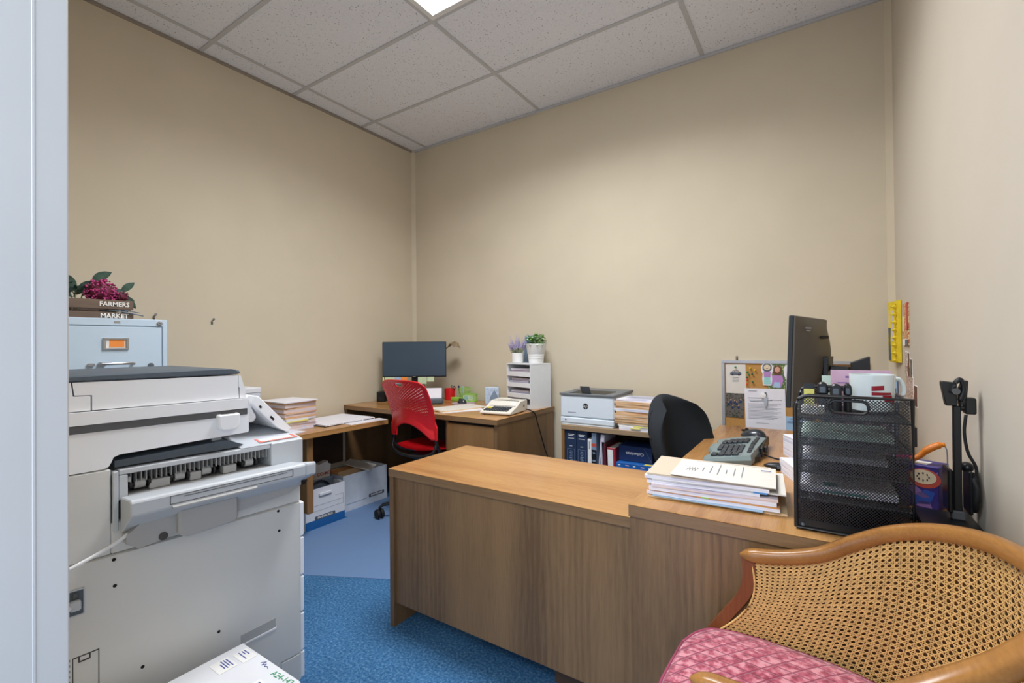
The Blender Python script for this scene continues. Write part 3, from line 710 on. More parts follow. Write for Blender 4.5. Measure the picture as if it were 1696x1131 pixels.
# holes, hatch, louvres, power inlet
for (y, z) in ((-.519, .647), (-.517, .577), (-.268, .332), (-.458, .329), (-.084, .65), (-.081, .583)):
    b = new(); lathe(b, [(.0045, 0), (.0045, .0008)], 12); add('screw_hole', b, 'gap', K, (.003, y, z), (0, R(90), 0))
b = new(); prism(b, [(-.205, .258), (-.095, .261), (-.095, .293), (-.205, .288)], 'x', .0028, .0040); hr = add('grip_recess', b, 'copier_dg', K)
b = new(); prism(b, [(-.205, .255), (-.093, .256), (-.093, .262), (-.205, .259)], 'x', .003, .006); add('grip_lip', b, 'copier_w', hr)
b = new()
for a in ((-.601, -.599, .03, .425), (-.551, -.549, .03, .429), (-.601, -.549, .425, .428)): bx(b, .0028, .0036, *a)
for a in ((-.588, -.568, .412, .415), (-.590, -.587, .412, .427), (-.569, -.566, .412, .427)): bx(b, .003, .0045, *a)
add('service_hatch', b, 'seam', K)
b = new()
for k in range(14): bx(b, .0028, .0038, -.66, -.605, .422 - k * .0135, .428 - k * .0135)
add('vent_louvres', b, 'seam', K)
pin = add('power_inlet', box(.002, .0045, -.614, -.580, .535, .597), 'charcoal', K)
add('inlet_rim', (lambda q: [bx(q, .003, .006, *a) for a in ((-.617, -.578, .532, .5355), (-.617, -.578, .5965, .600), (-.617, -.614, .5355, .5965), (-.580, -.577, .5355, .5965))] and q)(new()), 'copier_g', pin)
add('plug', box(.004, .02, -.607, -.586, .55, .575, .003), 'copier_g', pin); add('clip', box(.004, .010, -.600, -.590, .578, .592, .002), 'strip', pin)
b = new(); tube(b, catmull([(.014, -.604, .562), (.05, -.64, .552), (.06, -.70, .50), (.03, -.74, .3), (.02, -.76, .05)], 5), .005, 8); add('power_cord', b, 'copier_w', pin, smooth=3.2)
# stay arm cable from the flap to the rear
b = new(); tube(b, catmull([(.03, -.497, .713), (.045, -.52, .705), (.06, -.57, .69), (.05, -.66, .655), (.02, -.72, .62), (.0, -.735, .60)], 5), .0045, 8); add('cable', b, 'copier_w', K, smooth=3.2)

# parcel on the floor
t = thing('parcel', 'white cardboard parcel with address labels on the floor beside the copier', 'box', (-1.49, .30, 0))
pw, pd, ph = .305, .44, .30
add('body', box(0, pw, 0, pd, 0, ph, .004), 'carton', t)
def plabel(x, y, w_, h_, rows, mt='ink_blue', rz=0):
    l = add('address_label', box(-w_ / 2, w_ / 2, -h_ / 2, h_ / 2, 0, .0006), 'white_card', t, (x, y, ph + .0004), (0, 0, rz))
    add('print', lines(rows, .0006), mt, l)
plabel(.068, .410, .062, .040, [(-.026, .004, .011, .003), (-.026, -.004, .004, .003), (-.026, .018, -.005, .003)])
plabel(.062, .354, .062, .050, [(-.024, .02, .017, .003), (-.024, .014, .010, .003), (-.024, .020, .003, .003), (-.012, .016, -.004, .003)])
plabel(.235, .352, .062, .060, [(-.024, .006, .022, .003), (-.024, .014, .014, .003), (-.024, .0, .006, .003)])
text('handwriting', 'A24-142', .025, 'ink_green', t, (.252, .417, ph + .0008), (0, 0, R(4)), bold=-.0002)
b = new(); tube(b, [(.140, .418, ph + .001), (.150, .430, ph + .001), (.152, .414, ph + .001), (.160, .424, ph + .001), (.164, .415, ph + .001), (.172, .420, ph + .001), (.182, .416, ph + .001)], .0009, 4); add('signature', b, 'ink_blue', t)

# ------------------------------------------------------------------ on the side wing C
t = thing('storage_carton', 'upright white box on the side wing behind the copier panel', 'box', (-3.10, 1.36, Cz))
add('body', box(0, .24, 0, .17, 0, .262, .003), 'carton_w', t); add('lid', box(-.003, .243, -.003, .173, .262, .293, .003), 'carton', t)
g = 'paper sheaves stacked on the side wing'
LAB = 'lavender white sheaf in the side wing paper stack'
spec = [('paper_sheaf', LAB, 'papers', .27, .225, .012, 'edge_w', .0, 0, -.02)]
for k in range(3): spec.append(('paper_sheaf', LAB, 'papers', .27, .225, rnd.uniform(.011, .017), 'edge_p', .0, -.003, 0))
spec.append(('note_pad', 'yellow sticky pad edge poking out of the side wing paper stack', 'note pad', .24, .16, .008, 'yellow_note', 0, .02, -.03))
spec.append(('paper_sheaf', LAB, 'papers', .27, .22, .014, 'edge_w', 0, 0, 0))
for k in range(7): spec.append(('paper_sheaf' if k % 2 else 'file_folder', LAB if k % 2 else 'orange edged file folder in the side wing paper stack', 'papers' if k % 2 else 'folder', .27, .225, rnd.uniform(.013, .021) * (1 if k % 2 else .6), 'edge_p' if k % 2 else 'edge_m', .0, 0, 0))
spec.append(('paper_sheaf', 'white top sheet of the tall stack on the side wing', 'papers',   .285, .235, .006, 'paper', .004, .006, 0))
pile(-2.955, 1.765, Cz, R(2), spec, g, .005, 3)
o = add('document', slab(.28, .21, .006, .0), 'edge_w', None, (-2.83, 1.60, Cz), (0, 0, R(12))); tag(o, 'loose white papers lying under the copier panel on the side wing', 'papers')
t = thing('ring_binder', 'large flat white pad with black edge on the side wing', 'pad', (-2.925, 2.105, Cz), R(2))
add('cover', box(-.19, .17, -.215, .215, 0, .004), 'black', t)
b = slab(.35, .41, .008, .006); add('sheets', b, 'paper', t, (-.008, 0, .0045))
for y in (-.18, -.07, .1, .205): 
    b = new(); sphere(b, (0, 0, 0), .006, 1); add('peg', b, 'white_card', t, (.172, y, .0065))
o = add('document', slab(.10, .30, .002), 'paper', None, (-2.71, 2.20, Cz), (0, 0, R(-5))); tag(o, 'narrow white sheet beside the flat pad on the side wing', 'papers')

# ------------------------------------------------------------------ file boxes under the side wing
def carton(name, label, x1, y0, y1, depth, h, mat, front):
    t = thing(name, label, 'box', (x1, y0, 0)); L = y1 - y0
    add('front_wall', box(-.004, 0, 0, L, 0, h), mat, t); add('back_wall', box(-depth, -depth + .004, 0, L, 0, h), mat, t)
    add('side_wall', box(-depth + .004, -.004, 0, .004, 0, h), mat, t); add('side_wall', box(-depth + .004, -.004, L - .004, L, 0, h), mat, t)
    add('bottom', box(-depth + .004, -.004, .004, L - .004, .0, .004), mat, t)
    add('lining', box(-depth + .0045, -depth + .006, .006, L - .006, .02, h - .002), 'carton_in', t)
    front(t, L, h); return t
def badge(t, y, z, w_, slant=0):
    p = add('badge', (lambda q: (prism(q, rrect(w_, .026, .008), 'z', 0, .0008), q)[1])(new()), 'charcoal', t, (.0006, y, z), (R(90), 0, R(90)))
    text('lettering', 'BANKERS BOX', .0185, 'white_card', p, (0, 0, .001), (0, 0, 0), bold=.0004, sx=w_ / .165)
def f1(t, L, h):
    add('blue_band', box(.0, .0008, 0, L, 0, .056), 'bbblue', t)
    badge(t, L - .155, .066, .155)
    hh = add('hand_hole', (lambda q: (prism(q, rrect(.10, .026, .008), 'z', 0, .001), q)[1])(new()), 'copier_dg', t, (.0004, L - .155, .213), (R(90), 0, R(90)))
    add('hole_flap', box(.0, .010, -.046, .046, -.011, .006, .002), 'carton', hh, (0, .003, .0), (R(-90), 0, 0)) if False else None
    add('hole_flap', box(-.046, .046, -.004, .014, .001, .010, .002), 'carton', hh)
    b = new()
    for z in (.147, .112): bx(b, .0002, .0009, .02, L - .012, z, z + .0018)
    bx(b, .0002, .0009, L - .013, L - .0115, .112, .18); bx(b, .0002, .0009, L - .075, L - .012, .181, .1825)
    add('print', b, 'ink_grey', t)
carton('file_box', 'white file box with a blue base band, nearer of the two under the wing', -2.80, 1.785, 2.085, .34, .26, 'carton', f1)
def f2(t, L, h):
    badge(t, L - .105, .063, .15)
    add('print', box(.0, .0009, .02, L - .19, .050, .054), 'greyblue', t)
carton('file_box', 'plain white file box holding brown folders, farther one under the wing', -2.885, 2.135, 2.545, .265, .265, 'carton_w', f2)
t = thing('paper_bag', 'crumpled white paper bag with red letters in the nearer file box', 'bag', (-2.92, 1.935, .008))
b = new(); prism(b, [(-.115, 0), (.10, 0), (.112, .24), (.125, .365), (.105, .372), (.10, .39), (.03, .375), (-.01, .40), (-.09, .395), (-.12, .36)], 'x', -.05, 0); add('body', b, 'paper_c', t)
text('lettering', 'CO-MO', .032, 'red_ink', t, (.0008, .07, .305), (R(90), 0, R(90)), bold=.0006)
t = thing('laptop_sleeve', 'black padded case standing in the nearer file box', 'case', (-2.86, 1.94, .008))
add('body', box(-.03, .0, -.12, .10, 0, .29, .008), 'charcoal', t)
b = new(); tube(b, catmull([(.006, -.10, .245), (.008, -.06, .275), (.006, -.01, .285), (.006, .03, .27), (.004, .06, .245)], 5), .006, 8); add('strap', b, 'black', t)
for k in range(5):
    o = add('file_folder', box(-.0025, .0025, -.14, .14, 0, .268 + rnd.uniform(0, .014), .001), rnd.choice(['manila', 'manila_o', 'paper_c']), None, (-2.925 - .033 * k, 2.29, .006), (0, R(-8 - 1 * k), 0))
    tag(o, 'brown file folder leaning in the farther file box, ' + ('first', 'second', 'third', 'fourth', 'fifth')[k] + ' from the front', 'folder', 'folders in the farther file box')
o = add('envelope', slab(.22, .15, .004, .03), 'paper_c', None, (-2.985, 2.36, .287), (R(4), R(12), R(30))); tag(o, 'cream envelope lying on the folders of the farther file box', 'envelope')

# ------------------------------------------------------------------ flat screen and small things on desk D
t = thing('monitor', 'thin dark flat screen standing across the back corner of the desk', 'monitor', (-2.83, 2.80, Dz), R(33.4))
mz0, mz1 = .945 - Dz, 1.243 - Dz
add('housing', box(-.268, .268, .002, .022, mz0, mz1, .004), 'bezel', t)
add('screen', box(-.264, .264, -.001, .002, mz0 + .012, mz1 - .004), 'screen', t)
add('mark', box(-.012, .012, -.0005, .0022, mz0 + .003, mz0 + .008), 'steel', t)
add('back_cover', box(-.14, .14, .022, .05, mz0 + .05, mz1 - .05, .012), 'black', t)
b = new(); prism(b, [(-.04, .0), (.04, .0), (.03, .32), (-.03, .32)], 'y', .05, .062, .002); add('stand_neck', b, 'black', t)
add('stand_base', box(-.12, .12, -.02, .15, 0, .012, .004), 'black', t)
b = new(); sphere(b, (.13, .008, mz1 + .004), .004, 1); add('webcam_dot', b, 'white_card', t)
def sticky(label, x0, x1, z1, h, mt):
    c, s = math.cos(R(33.4)), math.sin(R(33.4)); x = (x0 + x1) / 2; y = .004
    b = new(); prism(b, [(0, .004), (.0006, .004), (.0006 - .004, -h), (-.004, -h)], 'x', -(x1 - x0) / 2, (x1 - x0) / 2)
    o = add('sticky_note', b, mt, None, (-2.83 + c * x - s * y, 2.80 + s * x + c * y, Dz + z1), (0, 0, R(33.4)))
    tag(o, label, 'note', 'sticky notes under the dark flat screen')
    add('print', lines([(-(x1 - x0) * .38, (x1 - x0) * .35, -.012 - .011 * k, .002) for k in range(int(h / .014))], 0), 'ink_grey', o, (0, -.0016, -.002), (R(97), 0, 0))
sticky('narrow yellow sticky note at the left end below the flat screen', -.266, -.254, mz0 - .001, .04, 'yellow_note')
sticky('large pale green sticky note hanging low left under the flat screen', -.248, -.165, mz0 - .001, .08, 'green_note')
sticky('blue sticky note between green and orange under the flat screen', -.163, -.113, mz0 - .001, .055, 'bluep')
sticky('orange sticky note beneath the flat screen, right of the blue one', -.111, -.06, mz0 - .001, .055, 'orange_card')
sticky('pale green sticky note hanging right of the flat screen maker mark', .03, .103, mz0 - .001, .055, 'green_note')
sticky('small pale green sticky note farthest right below the flat screen', .107, .165, mz0 - .001, .035, 'green_note')
t = thing('speaker', 'small black speaker box on the desk near the left wall', 'speaker', (-3.09, 2.68, Dz), R(30))
add('body', box(-.035, .035, -.04, .04, 0, .085, .005), 'black', t); b = new(); lathe(b, [(.022, 0), (.022, .003), (.016, .001)], 16); add('cone', b, 'rubber', t, (0, -.041, .045), (R(90), 0, 0))
t = thing('network_box', 'black router with short aerial behind the small speaker', 'router', (-3.10, 2.82, Dz), R(60))
add('body', box(-.08, .08, -.04, .04, 0, .10, .006), 'black', t); add('front_strip', box(-.07, .07, -.042, -.04, .04, .06), 'charcoal', t)
b = new(); tube(b, [(-.05, .02, .10), (-.052, .022, .2)], .006, 8); add('aerial', b, 'black', t)
t = thing('cable', 'thin black cable curling down beside the small speaker', 'cable', (-3.015, 2.735, Dz))
b = new(); tube(b, catmull([(-.05, .02, .002), (-.07, -.0, .06), (-.05, .01, .13), (-.02, .03, .155), (.0, .055, .13)], 5), .003, 6); add('wire', b, 'rubber', t)
t = thing('document_holder', 'dark sloping desk holder with white sheets below the flat screen', 'document holder', (-2.69, 2.69, Dz), R(40))
add('base_bar', box(-.21, .21, -.05, .03, 0, .045, .012), 'charcoal', t)
b = new(); prism(b, [(.0, .045), (.008, .045), (.06, .125), (.052, .125)], 'x', -.2, .2); add('easel', b, 'black', t)
b = new(); prism(b, [(-.003, .046), (-.0005, .045), (.050, .122), (.047, .123)], 'x', -.195, .195); add('sheets', b, 'paper', t)
t = thing('pen_cup', 'red cup holding dark scissors on the back desk', 'cup', (-2.665, 3.06, Dz))
b = new(); lathe(b, [(.036, 0), (.044, .003), (.047, .098), (.044, .098), (.040, .006), (.0, .006)], 20, cap=False); add('cup', b, 'red', t, smooth=.6)
b = new(); tube(b, catmull([(.03, 0, .01), (.035, 0, .10), (.05, .0, .118), (.06, 0, .105), (.05, 0, .09), (.036, 0, .098)], 4), .004, 6); add('scissor_handle', b, 'black', t)
b = new(); tube(b, [(.0, .01, .01), (.01, .015, .125)], .004, 6); add('pen', b, 'charcoal', t)
def wirecup(parent, c, r, z0, z1, name):
    b = new(); n = 22
    for z in (z0, z1): tube(b, [(c[0] + r * math.cos(2 * PI * k / n), c[1] + r * math.sin(2 * PI * k / n), z) for k in range(n + 1)], .0025, 5)
    for k in range(n):
        for d in (3, -3):
            a0 = 2 * PI * k / n; pts = []
            for q in range(4): a = a0 + d * 2 * PI / n * q / 3; pts.append((c[0] + r * math.cos(a), c[1] + r * math.sin(a), z0 + (z1 - z0) * q / 3))
            tube(b, pts, .0011, 4)
    add(name, b, 'green_wire', parent)
t = thing('desk_organizer', 'lime green wire mesh desk organizer beside the red cup', 'desk organizer', (-2.505, 3.055, Dz))
wirecup(t, (-.02, .035), .05, .004, .105, 'tall_cup'); wirecup(t, (.07, -.01), .062, .004, .06, 'round_tray')
b = new(); prism(b, [(.07 + .062 * math.cos(2 * PI * k / 20), -.01 + .062 * math.sin(2 * PI * k / 20)) for k in range(20)], 'z', .001, .004); add('tray_floor', b, 'green_wire', t)
add('base_tray', box(-.10, .01, -.055, -.0, 0, .03, .004), 'green_wire', t)
o = tag(thing('note_pad', 'white note slips standing in the lime organizer round tray', 'note pad', (-2.455, 3.05, Dz + .005)), None)
add('slips', box(-.035, .03, -.025, .025, 0, .045), 'paper', o); add('clip', box(-.02, .02, -.027, -.025, .01, .04), 'bluep', o)
t = thing('marker_pen', 'blue and white markers in the tall lime wire cup', 'pens', (-2.55, 3.085, Dz + .005))
b = new(); tube(b, [(-.01, -.01, 0), (-.02, -.02, .12)], .007, 8); add('marker', b, 'dnavy', t)
b = new(); tube(b, [(.015, 0, 0), (.02, -.01, .115)], .007, 8); add('marker', b, 'bluep', t)
o = thing('mouse_pad', 'small oval mauve mouse pad on the back desk', 'mouse pad', (-2.385, 2.905, Dz))
b = new(); prism(b, [(.10 * math.cos(2 * PI * k / 28), .088 * math.sin(2 * PI * k / 28)) for k in range(28)], 'z', 0, .004); add('pad', b, 'mauve', o)
def mouse(label, loc, rz, L, W_, Hh):
    t = thing('computer_mouse', label, 'mouse', loc, rz)
    b = new(); r = bmesh.ops.create_uvsphere(b, u_segments=16, v_segments=10, radius=1)
    for v in b.verts:
        x, y, z = v.co; z = max(z, -.0); k = 1 - .15 * y
        v.co = (x * W_ / 2 * (1 - .12 * y), y * L / 2, z * Hh * (1 + .25 * -y) * (1 if abs(y) < .95 else .9))
    add('shell', b, 'mouse', t, smooth=.8)
    b = new(); lathe(b, [(.009, -.004), (.009, .004)], 12); add('wheel', b, 'rubber', t, (0, L * .24, Hh * .78), (0, R(90), 0))
    add('button_gap', box(-.0006, .0006, L * .05, L * .45, Hh * .55, Hh * .80), 'gap', t); return t
mouse('black computer mouse on the mauve pad', (-2.40, 2.90, Dz + .004), R(70), .105, .062, .036)
g = 'folders on the back desk'
o = tag(add('file_folder', slab(.235, .40, .004, .0), 'manila', None, (-2.235, 2.655, Dz + .0035), (0, 0, R(-17))), 'cream manila folder lying on the back desk near the adding machine', 'folder')
add('sheet', slab(.22, .38, .0015, .004), 'paper_c', o, (-.004, 0, .0042))
o = tag(add('document', slab(.216, .33, .003), 'paper', None, (-2.185, 2.61, Dz), (0, 0, R(-30))), 'white papers sticking out from under the cream folder', 'papers')
# adding machine
t = thing('adding_machine', 'ivory printing calculator at the front corner of the back desk', 'calculator', (-1.825, 2.665, Dz), R(8))
b = new(); prism(b, [(-.14, .006), (.13, .006), (.14, .012), (.14, .076), (.13, .082), (.03, .080), (.0, .066), (-.03, .046), (-.14, .022), (-.146, .014)], 'x', -.115, .115, .004); add('case', b, 'ivory', t)
b = new(); prism(b, [(.032, .0812), (-.028, .0478), (-.028, .0465), (.032, .079)], 'x', -.10, .10); add('display', b, 'lcd', t)
text('digits', '0.', .022, 'white_card', t, (.085, .003, .0665), (R(29), 0, 0), align='RIGHT') if False else add('display_legend', box(.05, .088, -.012, .012, 0, .0006), 'white_card', t, (0, .001, .0655), (R(29), 0, 0))
b = new()
for i in range(9):
    for j in range(4):
        if i < 2 and j > 1: continue
        bx(b, -.098 + i * .0205, -.0815 + i * .0205, -.124 + j * .0225, -.1065 + j * .0225, .024 + j * .0045, .033 + j * .0047, .001)
add('keys', b, 'keydark', t, kind='stuff')
for i in range(2): add('yellow_key', box(-.098 + i * .0205, -.0815 + i * .0205, -.079, -.0405, .034, .043, .0015), 'yellow', t)
add('roll_cover', box(-.075, .02, .05, .09, .08, .092, .004), 'ivory', t)
add('side_port', box(.1148, .116, .07, .085, .035, .05), 'black', t)
for y in (-.12, .11):
    for x in (-.09, .09): b = new(); lathe(b, [(.008, 0), (.008, .007)], 10); add('foot', b, 'rubber', t, (x, y, 0))
t = thing('power_cord', 'black cord running from the calculator over the desk end', 'cord', (-1.68, 2.76, Dz))
b = new(); tube(b, catmull([(-.035, .01, .02), (-.0, .03, .006), (.012, .06, -.02), (.012, .10, -.10), (.012, .15, -.20), (.012, .20, -.30), (.012, .235, -.36), (.014, .25, -.48), (.014, .25, -.735)], 5), .0042, 7); add('wire', b, 'rubber', t, smooth=3.2)
t = thing('tissue_box', 'white tissue carton with blue pattern left of the letter sorter', 'tissue box', (-2.225, 3.07, Dz), R(38))
add('carton', box(-.055, .055, -.055, .055, 0, .125, .002), 'tissue_b', t); add('side', box(.055, .0556, -.054, .054, .001, .124), 'white_card', t)
add('slot', box(-.035, .035, -.015, .015, .125, .126), 'white_card', t)
b = new(); prism(b, [(-.05, .03), (-.02, .09), (.01, .04), (.02, .01), (-.01, .0)], 'x', -.0558, -.0554); add('print', b, 'greyblue', t, (0, 0, .02), (0, 0, R(90)))
# letter sorter
t = thing('letter_sorter', 'white four-shelf letter sorter at the end of the back desk', 'letter sorter', (-1.742, 2.884, Dz), R(-18))
lw, ld, lh = .28, .20, .322
add('side_panel', box(-.008, 0, 0, ld, 0, lh), 'whitelam', t); add('side_panel', box(-lw, -lw + .008, 0, ld, 0, lh), 'whitelam', t)
add('top', box(-lw - .001, .001, -.001, ld, lh, lh + .008, .001), 'whitelam', t); add('back_panel', box(-lw + .008, -.008, ld - .006, ld, 0, lh), 'whitelam', t)
ZS = [.004, .085, .165, .245]
for z in ZS: add('shelf', box(-lw + .008, -.008, .002, ld - .006, z, z + .006), 'whitelam', t)
for z in ZS[1:]: add('shelf_lip', box(-lw + .008, -.008, -.002, .002, z - .012, z + .022, .001), 'whitelam', t)
add('shelf_lip', box(-lw + .008, -.008, -.002, .002, .0, .03, .001), 'whitelam', t)
cr, sr = math.cos(R(-18)), math.sin(R(-18))
for k, z in enumerate(ZS):
    zz = z + .0065
    NQ = (2, 5, 5, 5)[k]
    for q in range(NQ):
        h = rnd.uniform(.004, .010); dx = rnd.uniform(-.012, .012)
        lx, ly = -lw / 2 + dx, .10 + rnd.uniform(-.006, .006)
        o = add('envelope_bundle', slab(.225, .165, h, .003), rnd.choice(['edge_w', 'edge_w', 'paper_p', 'edge_p']), None, (-1.742 + cr * lx - sr * ly, 2.884 + sr * lx + cr * ly, Dz + zz), (0, 0, R(-18 + rnd.uniform(-4, 4))))
        tag(o, ('envelopes on the lowest shelf of the white letter sorter', 'envelopes on the second shelf up of the white letter sorter', 'envelopes on the third shelf up of the white letter sorter', 'envelopes on the top shelf of the white letter sorter')[k] + ', ' + ('topmost', 'second', 'third', 'fourth', 'fifth')[NQ - 1 - q] + ' of its pile', 'envelopes', 'envelopes in the white letter sorter')
        zz += h + .0015
LT = Dz + lh + .008
# lavender
t = thing('potted_lavender', 'artificial lavender in a small plain white pot on the letter sorter', 'plant', (-1.933, 3.009, LT))
b = new(); lathe(b, [(.038, 0), (.044, .006), (.046, .078), (.042, .078), (.040, .06), (0, .06)], 24, cap=False); add('pot', b, 'ceramic', t, smooth=.6)
b = new(); st = []
for k in range(26):
    a = rnd.uniform(0, 2 * PI); q = rnd.uniform(.1, 1); L = rnd.uniform(.10, .165) * (1.05 - .2 * q)
    d = Vector((math.cos(a) * q * .85, math.sin(a) * q * .6, 1)).normalized(); p0 = Vector((.02 * math.cos(a) * q, .02 * math.sin(a) * q, .06)); p1 = p0 + d * L * .55
    tube(b, [p0, p1], .001, 4); st.append((p1, d, L * .62))
add('stem', b, 'stemg', t)
for (p, d, L) in st:
    b = new(); s, u = frame_axes(d)
    for k in range(9):
        f = k / 8; r = .0075 * (1 - f * .75)
        for m_ in range(3):
            a = m_ * 2.1 + k * .9; c = p + d * (L * f) + (s * math.cos(a) + u * math.sin(a)) * r * .7; sphere(b, c, r * .75, 1, 1, 1, 1.2) if False else bmesh.ops.create_icosphere(b, subdivisions=1, radius=r * .7, matrix=Matrix.Translation(c))
    add('flower_spike', b, 'lav', t)
b = new()
for k in range(50):
    a = rnd.uniform(0, 2 * PI); q = rnd.uniform(.2, 1); p = Vector((.035 * q * math.cos(a), .035 * q * math.sin(a), .065)); d = Vector((math.cos(a) * q, math.sin(a) * q, 1.3)).normalized(); tube(b, [p, p + d * .03, p + d * .05], [.0018, .0022, .0004], 4)
add('foliage', b, 'stemg', t, kind='stuff')
# green plant
t = thing('potted_plant', 'leafy green artificial plant in a ribbed white pot on the letter sorter', 'plant', (-1.765, 3.007, LT))
b = new(); pr_ = [(.052, 0), (.055, .004), (.058, .03), (.0565, .032), (.0595, .036), (.0605, .048), (.059, .05), (.062, .054), (.063, .066), (.0615, .068), (.0645, .072), (.0745, .135), (.077, .140), (.077, .146), (.072, .146), (.068, .12), (0, .12)]
lathe(b, pr_, 28, cap=False); add('pot', b, 'ceramic', t, smooth=.5)
for k in range(150):
    a = rnd.uniform(0, 2 * PI); q = math.sqrt(rnd.uniform(0, 1)); z = .135 + rnd.uniform(.0, .085) * (1.15 - .45 * q)
    leaf(t, rnd.choice(['leaf_g', 'leaf_g', 'leaf_l']), rnd.choice([.03, .038]), .022, (.062 * q * math.cos(a), .062 * q * math.sin(a), z), a + rnd.uniform(-.8, .8), R(rnd.uniform(-60, 10)))
b = new()
for k in range(12):
    a = 2 * PI * k / 12; tube(b, [(.01 * math.cos(a), .01 * math.sin(a), .11), (.045 * math.cos(a), .045 * math.sin(a), .19)], .0013, 4)
add('stem', b, 'leaf_g', t)
t = thing('framed_picture', 'blue grey framed picture leaning on the wall behind the two potted plants', 'picture frame', (-1.888, 3.098, LT), R(-12), rot=(R(-7), 0, R(-12)))
add('frame', box(-.062, .062, 0, .012, 0, .215, .003), 'frame_b', t); add('panel', box(-.05, .05, -.001, .0, .012, .203), 'greyblue', t)
# desk lamp behind the screen
t = thing('desk_lamp', 'bronze jointed desk lamp reaching out from behind the flat screen', 'lamp', (-2.93, 3.03, Dz))
b = new(); lathe(b, [(.065, 0), (.065, .012), (.02, .022), (.0, .024)], 24, cap=False); add('base', b, 'brass', t)
b = new(); tube(b, [(0, 0, .02), (-.03, .0, .33)], .006, 8); add('arm', b, 'brass', t)
b = new(); tube(b, [(-.03, .0, .33), (.14, .0, .38), (.29, .005, .468)], .006, 8); add('arm', b, 'brass', t)
b = new(); sphere(b, (-.03, 0, .33), .011, 2); add('joint', b, 'brass', t)
b = new(); lathe(b, [(.0, .036), (.02, .034), (.03, .022), (.055, .0), (.052, .0), (.028, .018), (0, .02)], 20, cap=False)
add('lamp_head', b, 'brass', t, (.345, .005, .465), (R(-15), R(18), 0), .6)
b = new(); tube(b, [(.285, .005, .468), (.315, .005, .487)], .012, 8); add('head_joint', b, 'brass', t)
b = new(); sphere(b, (.348, 0, .468), .018, 2, 1.3, 1, .8); add('bulb', b, 'white_card', t)

# ------------------------------------------------------------------ red task chair
def star_base(t, r, zc, n=5, a0=0.0, mt='black'):
    for k in range(n):
        a = a0 + 2 * PI * k / n; c, s = math.cos(a), math.sin(a)
        b = new(); tube(b, [(.02 * c, .02 * s, zc + .02), (r * .5 * c, r * .5 * s, zc + .012), (r * .93 * c, r * .93 * s, zc - .012), (r * c, r * s, zc - .03)], [.02, .017, .014, .012], 8, flat=.8)
        lg = add('leg', b, mt, t, smooth=.7)
        b = new(); tube(b, [(r * c, r * s, zc - .025), (r * c, r * s, .05)], .007, 8)
        cs = add('caster', b, mt, lg)
        b = new()
        for q in (-1, 1): lathe(b, [(.012, -.010), (.031, -.010), (.033, -.006), (.033, .006), (.031, .010), (.012, .010)], 16, (0, 0, q * .0145))
        bmesh.ops.transform(b, matrix=Matrix.Translation((r * c, r * s, .0335)) @ Matrix.Rotation(a + .6, 4, 'Z') @ Matrix.Rotation(R(90), 4, 'Y'), verts=b.verts)
        add('caster_wheels', b, 'rubber', lg, smooth=.6)
    b = new(); lathe(b, [(.03, zc - .02), (.034, zc + .04), (.028, zc + .05), (.026, zc + .17), (.016, zc + .17), (.016, zc + .30)], 16); add('gas_column', b, mt, t, smooth=.6)
t = thing('task_chair', 'red plastic task chair with a perforated back at the corner desk', 'chair', (-2.325, 2.44, .004), R(-2))
star_base(t, .345, .105, 5, R(226))
# back shell: holes punched through a curved sheet
NU, NV = 36, 38
def back_pt(u, v):
    a = u * 2 - 1
    z = .575 + v * .405
    hw_ = .215 + .012 * math.sin(PI * min(1, v)) - .02 * (1 - v) + (.028 * max(0, 1 - v / .16) ** .6 if v < .16 else 0)
    top = 1 - .055 * abs(a) ** 3 - .05 * max(0, abs(a) - .8) / .2
    low = .105 * (1 - min(1, abs(a) / .82) ** 2) if abs(a) < .82 else 0
    zz = .575 + low + (z - .575) * ((.405 * top - low) / .405)
    x = a * hw_; y = -.205 + .075 * a * a * (1 - .3 * v) - .10 * (v - .25) ** 2 - .03 * v
    return Vector((x, y, zz))
b = new(); cache = {}
def gv(i, j):
    if (i, j) not in cache: cache[(i, j)] = b.verts.new(back_pt(i / NU, j / NV))
    return cache[(i, j)]
for i in range(NU):
    for j in range(NV):
        u, v = (i + .5) / NU, (j + .5) / NV; a = 2 * u - 1
        if ((a + .0) / .19) ** 2 + ((v - .90) / .05) ** 2 < 1 and v < .92: continue
        q = [gv(i, j), gv(i + 1, j), gv(i + 1, j + 1), gv(i, j + 1)]
        inr = abs(a) < .83 and .33 + .10 * a * a < v < .965 - .05 * abs(a) and not (abs(a) < .24 and v > .85)
        if inr and (i + j) % 2 == 0:
            c = sum((x.co for x in q), Vector()) / 4
            r4 = [b.verts.new(c + (x.co - c) * .80) for x in q]
            for k in range(4): b.faces.new((q[k], q[(k + 1) % 4], r4[(k + 1) % 4], r4[k]))
        else: b.faces.new(q)
bmesh.ops.recalc_face_normals(b, faces=b.faces[:])
o = add('backrest', b, 'red', t, smooth=.9); md = o.modifiers.new('shell', 'SOLIDIFY'); md.thickness = .006; md.offset = 0
for s in (-1, 1):
    b = new(); prism(b, [(s * .170, .575), (s * .224, .575), (s * .226, .66), (s * .205, .70), (s * .170, .66)], 'y', -.150, -.138, .002); add('back_lug', b, 'red', t)
    b = new(); tube(b, catmull([(s * .205, -.140, .58), (s * .212, -.132, .54), (s * .205, -.10, .49), (s * .17, -.05, .462), (s * .05, .0, .45)], 6), .012, 8); add('back_support', b, 'black', t, smooth=3.2)
b = new(); tube(b, catmull([(-.21, -.135, .55), (-.20, -.16, .495), (-.12, -.175, .462), (0, -.18, .455), (.12, -.175, .462), (.20, -.16, .495), (.21, -.135, .55)], 6), .011, 8); add('back_frame', b, 'black', t, smooth=3.2)
b = new(); n = 14; g_ = [[None] * (n + 1) for _ in range(n + 1)]
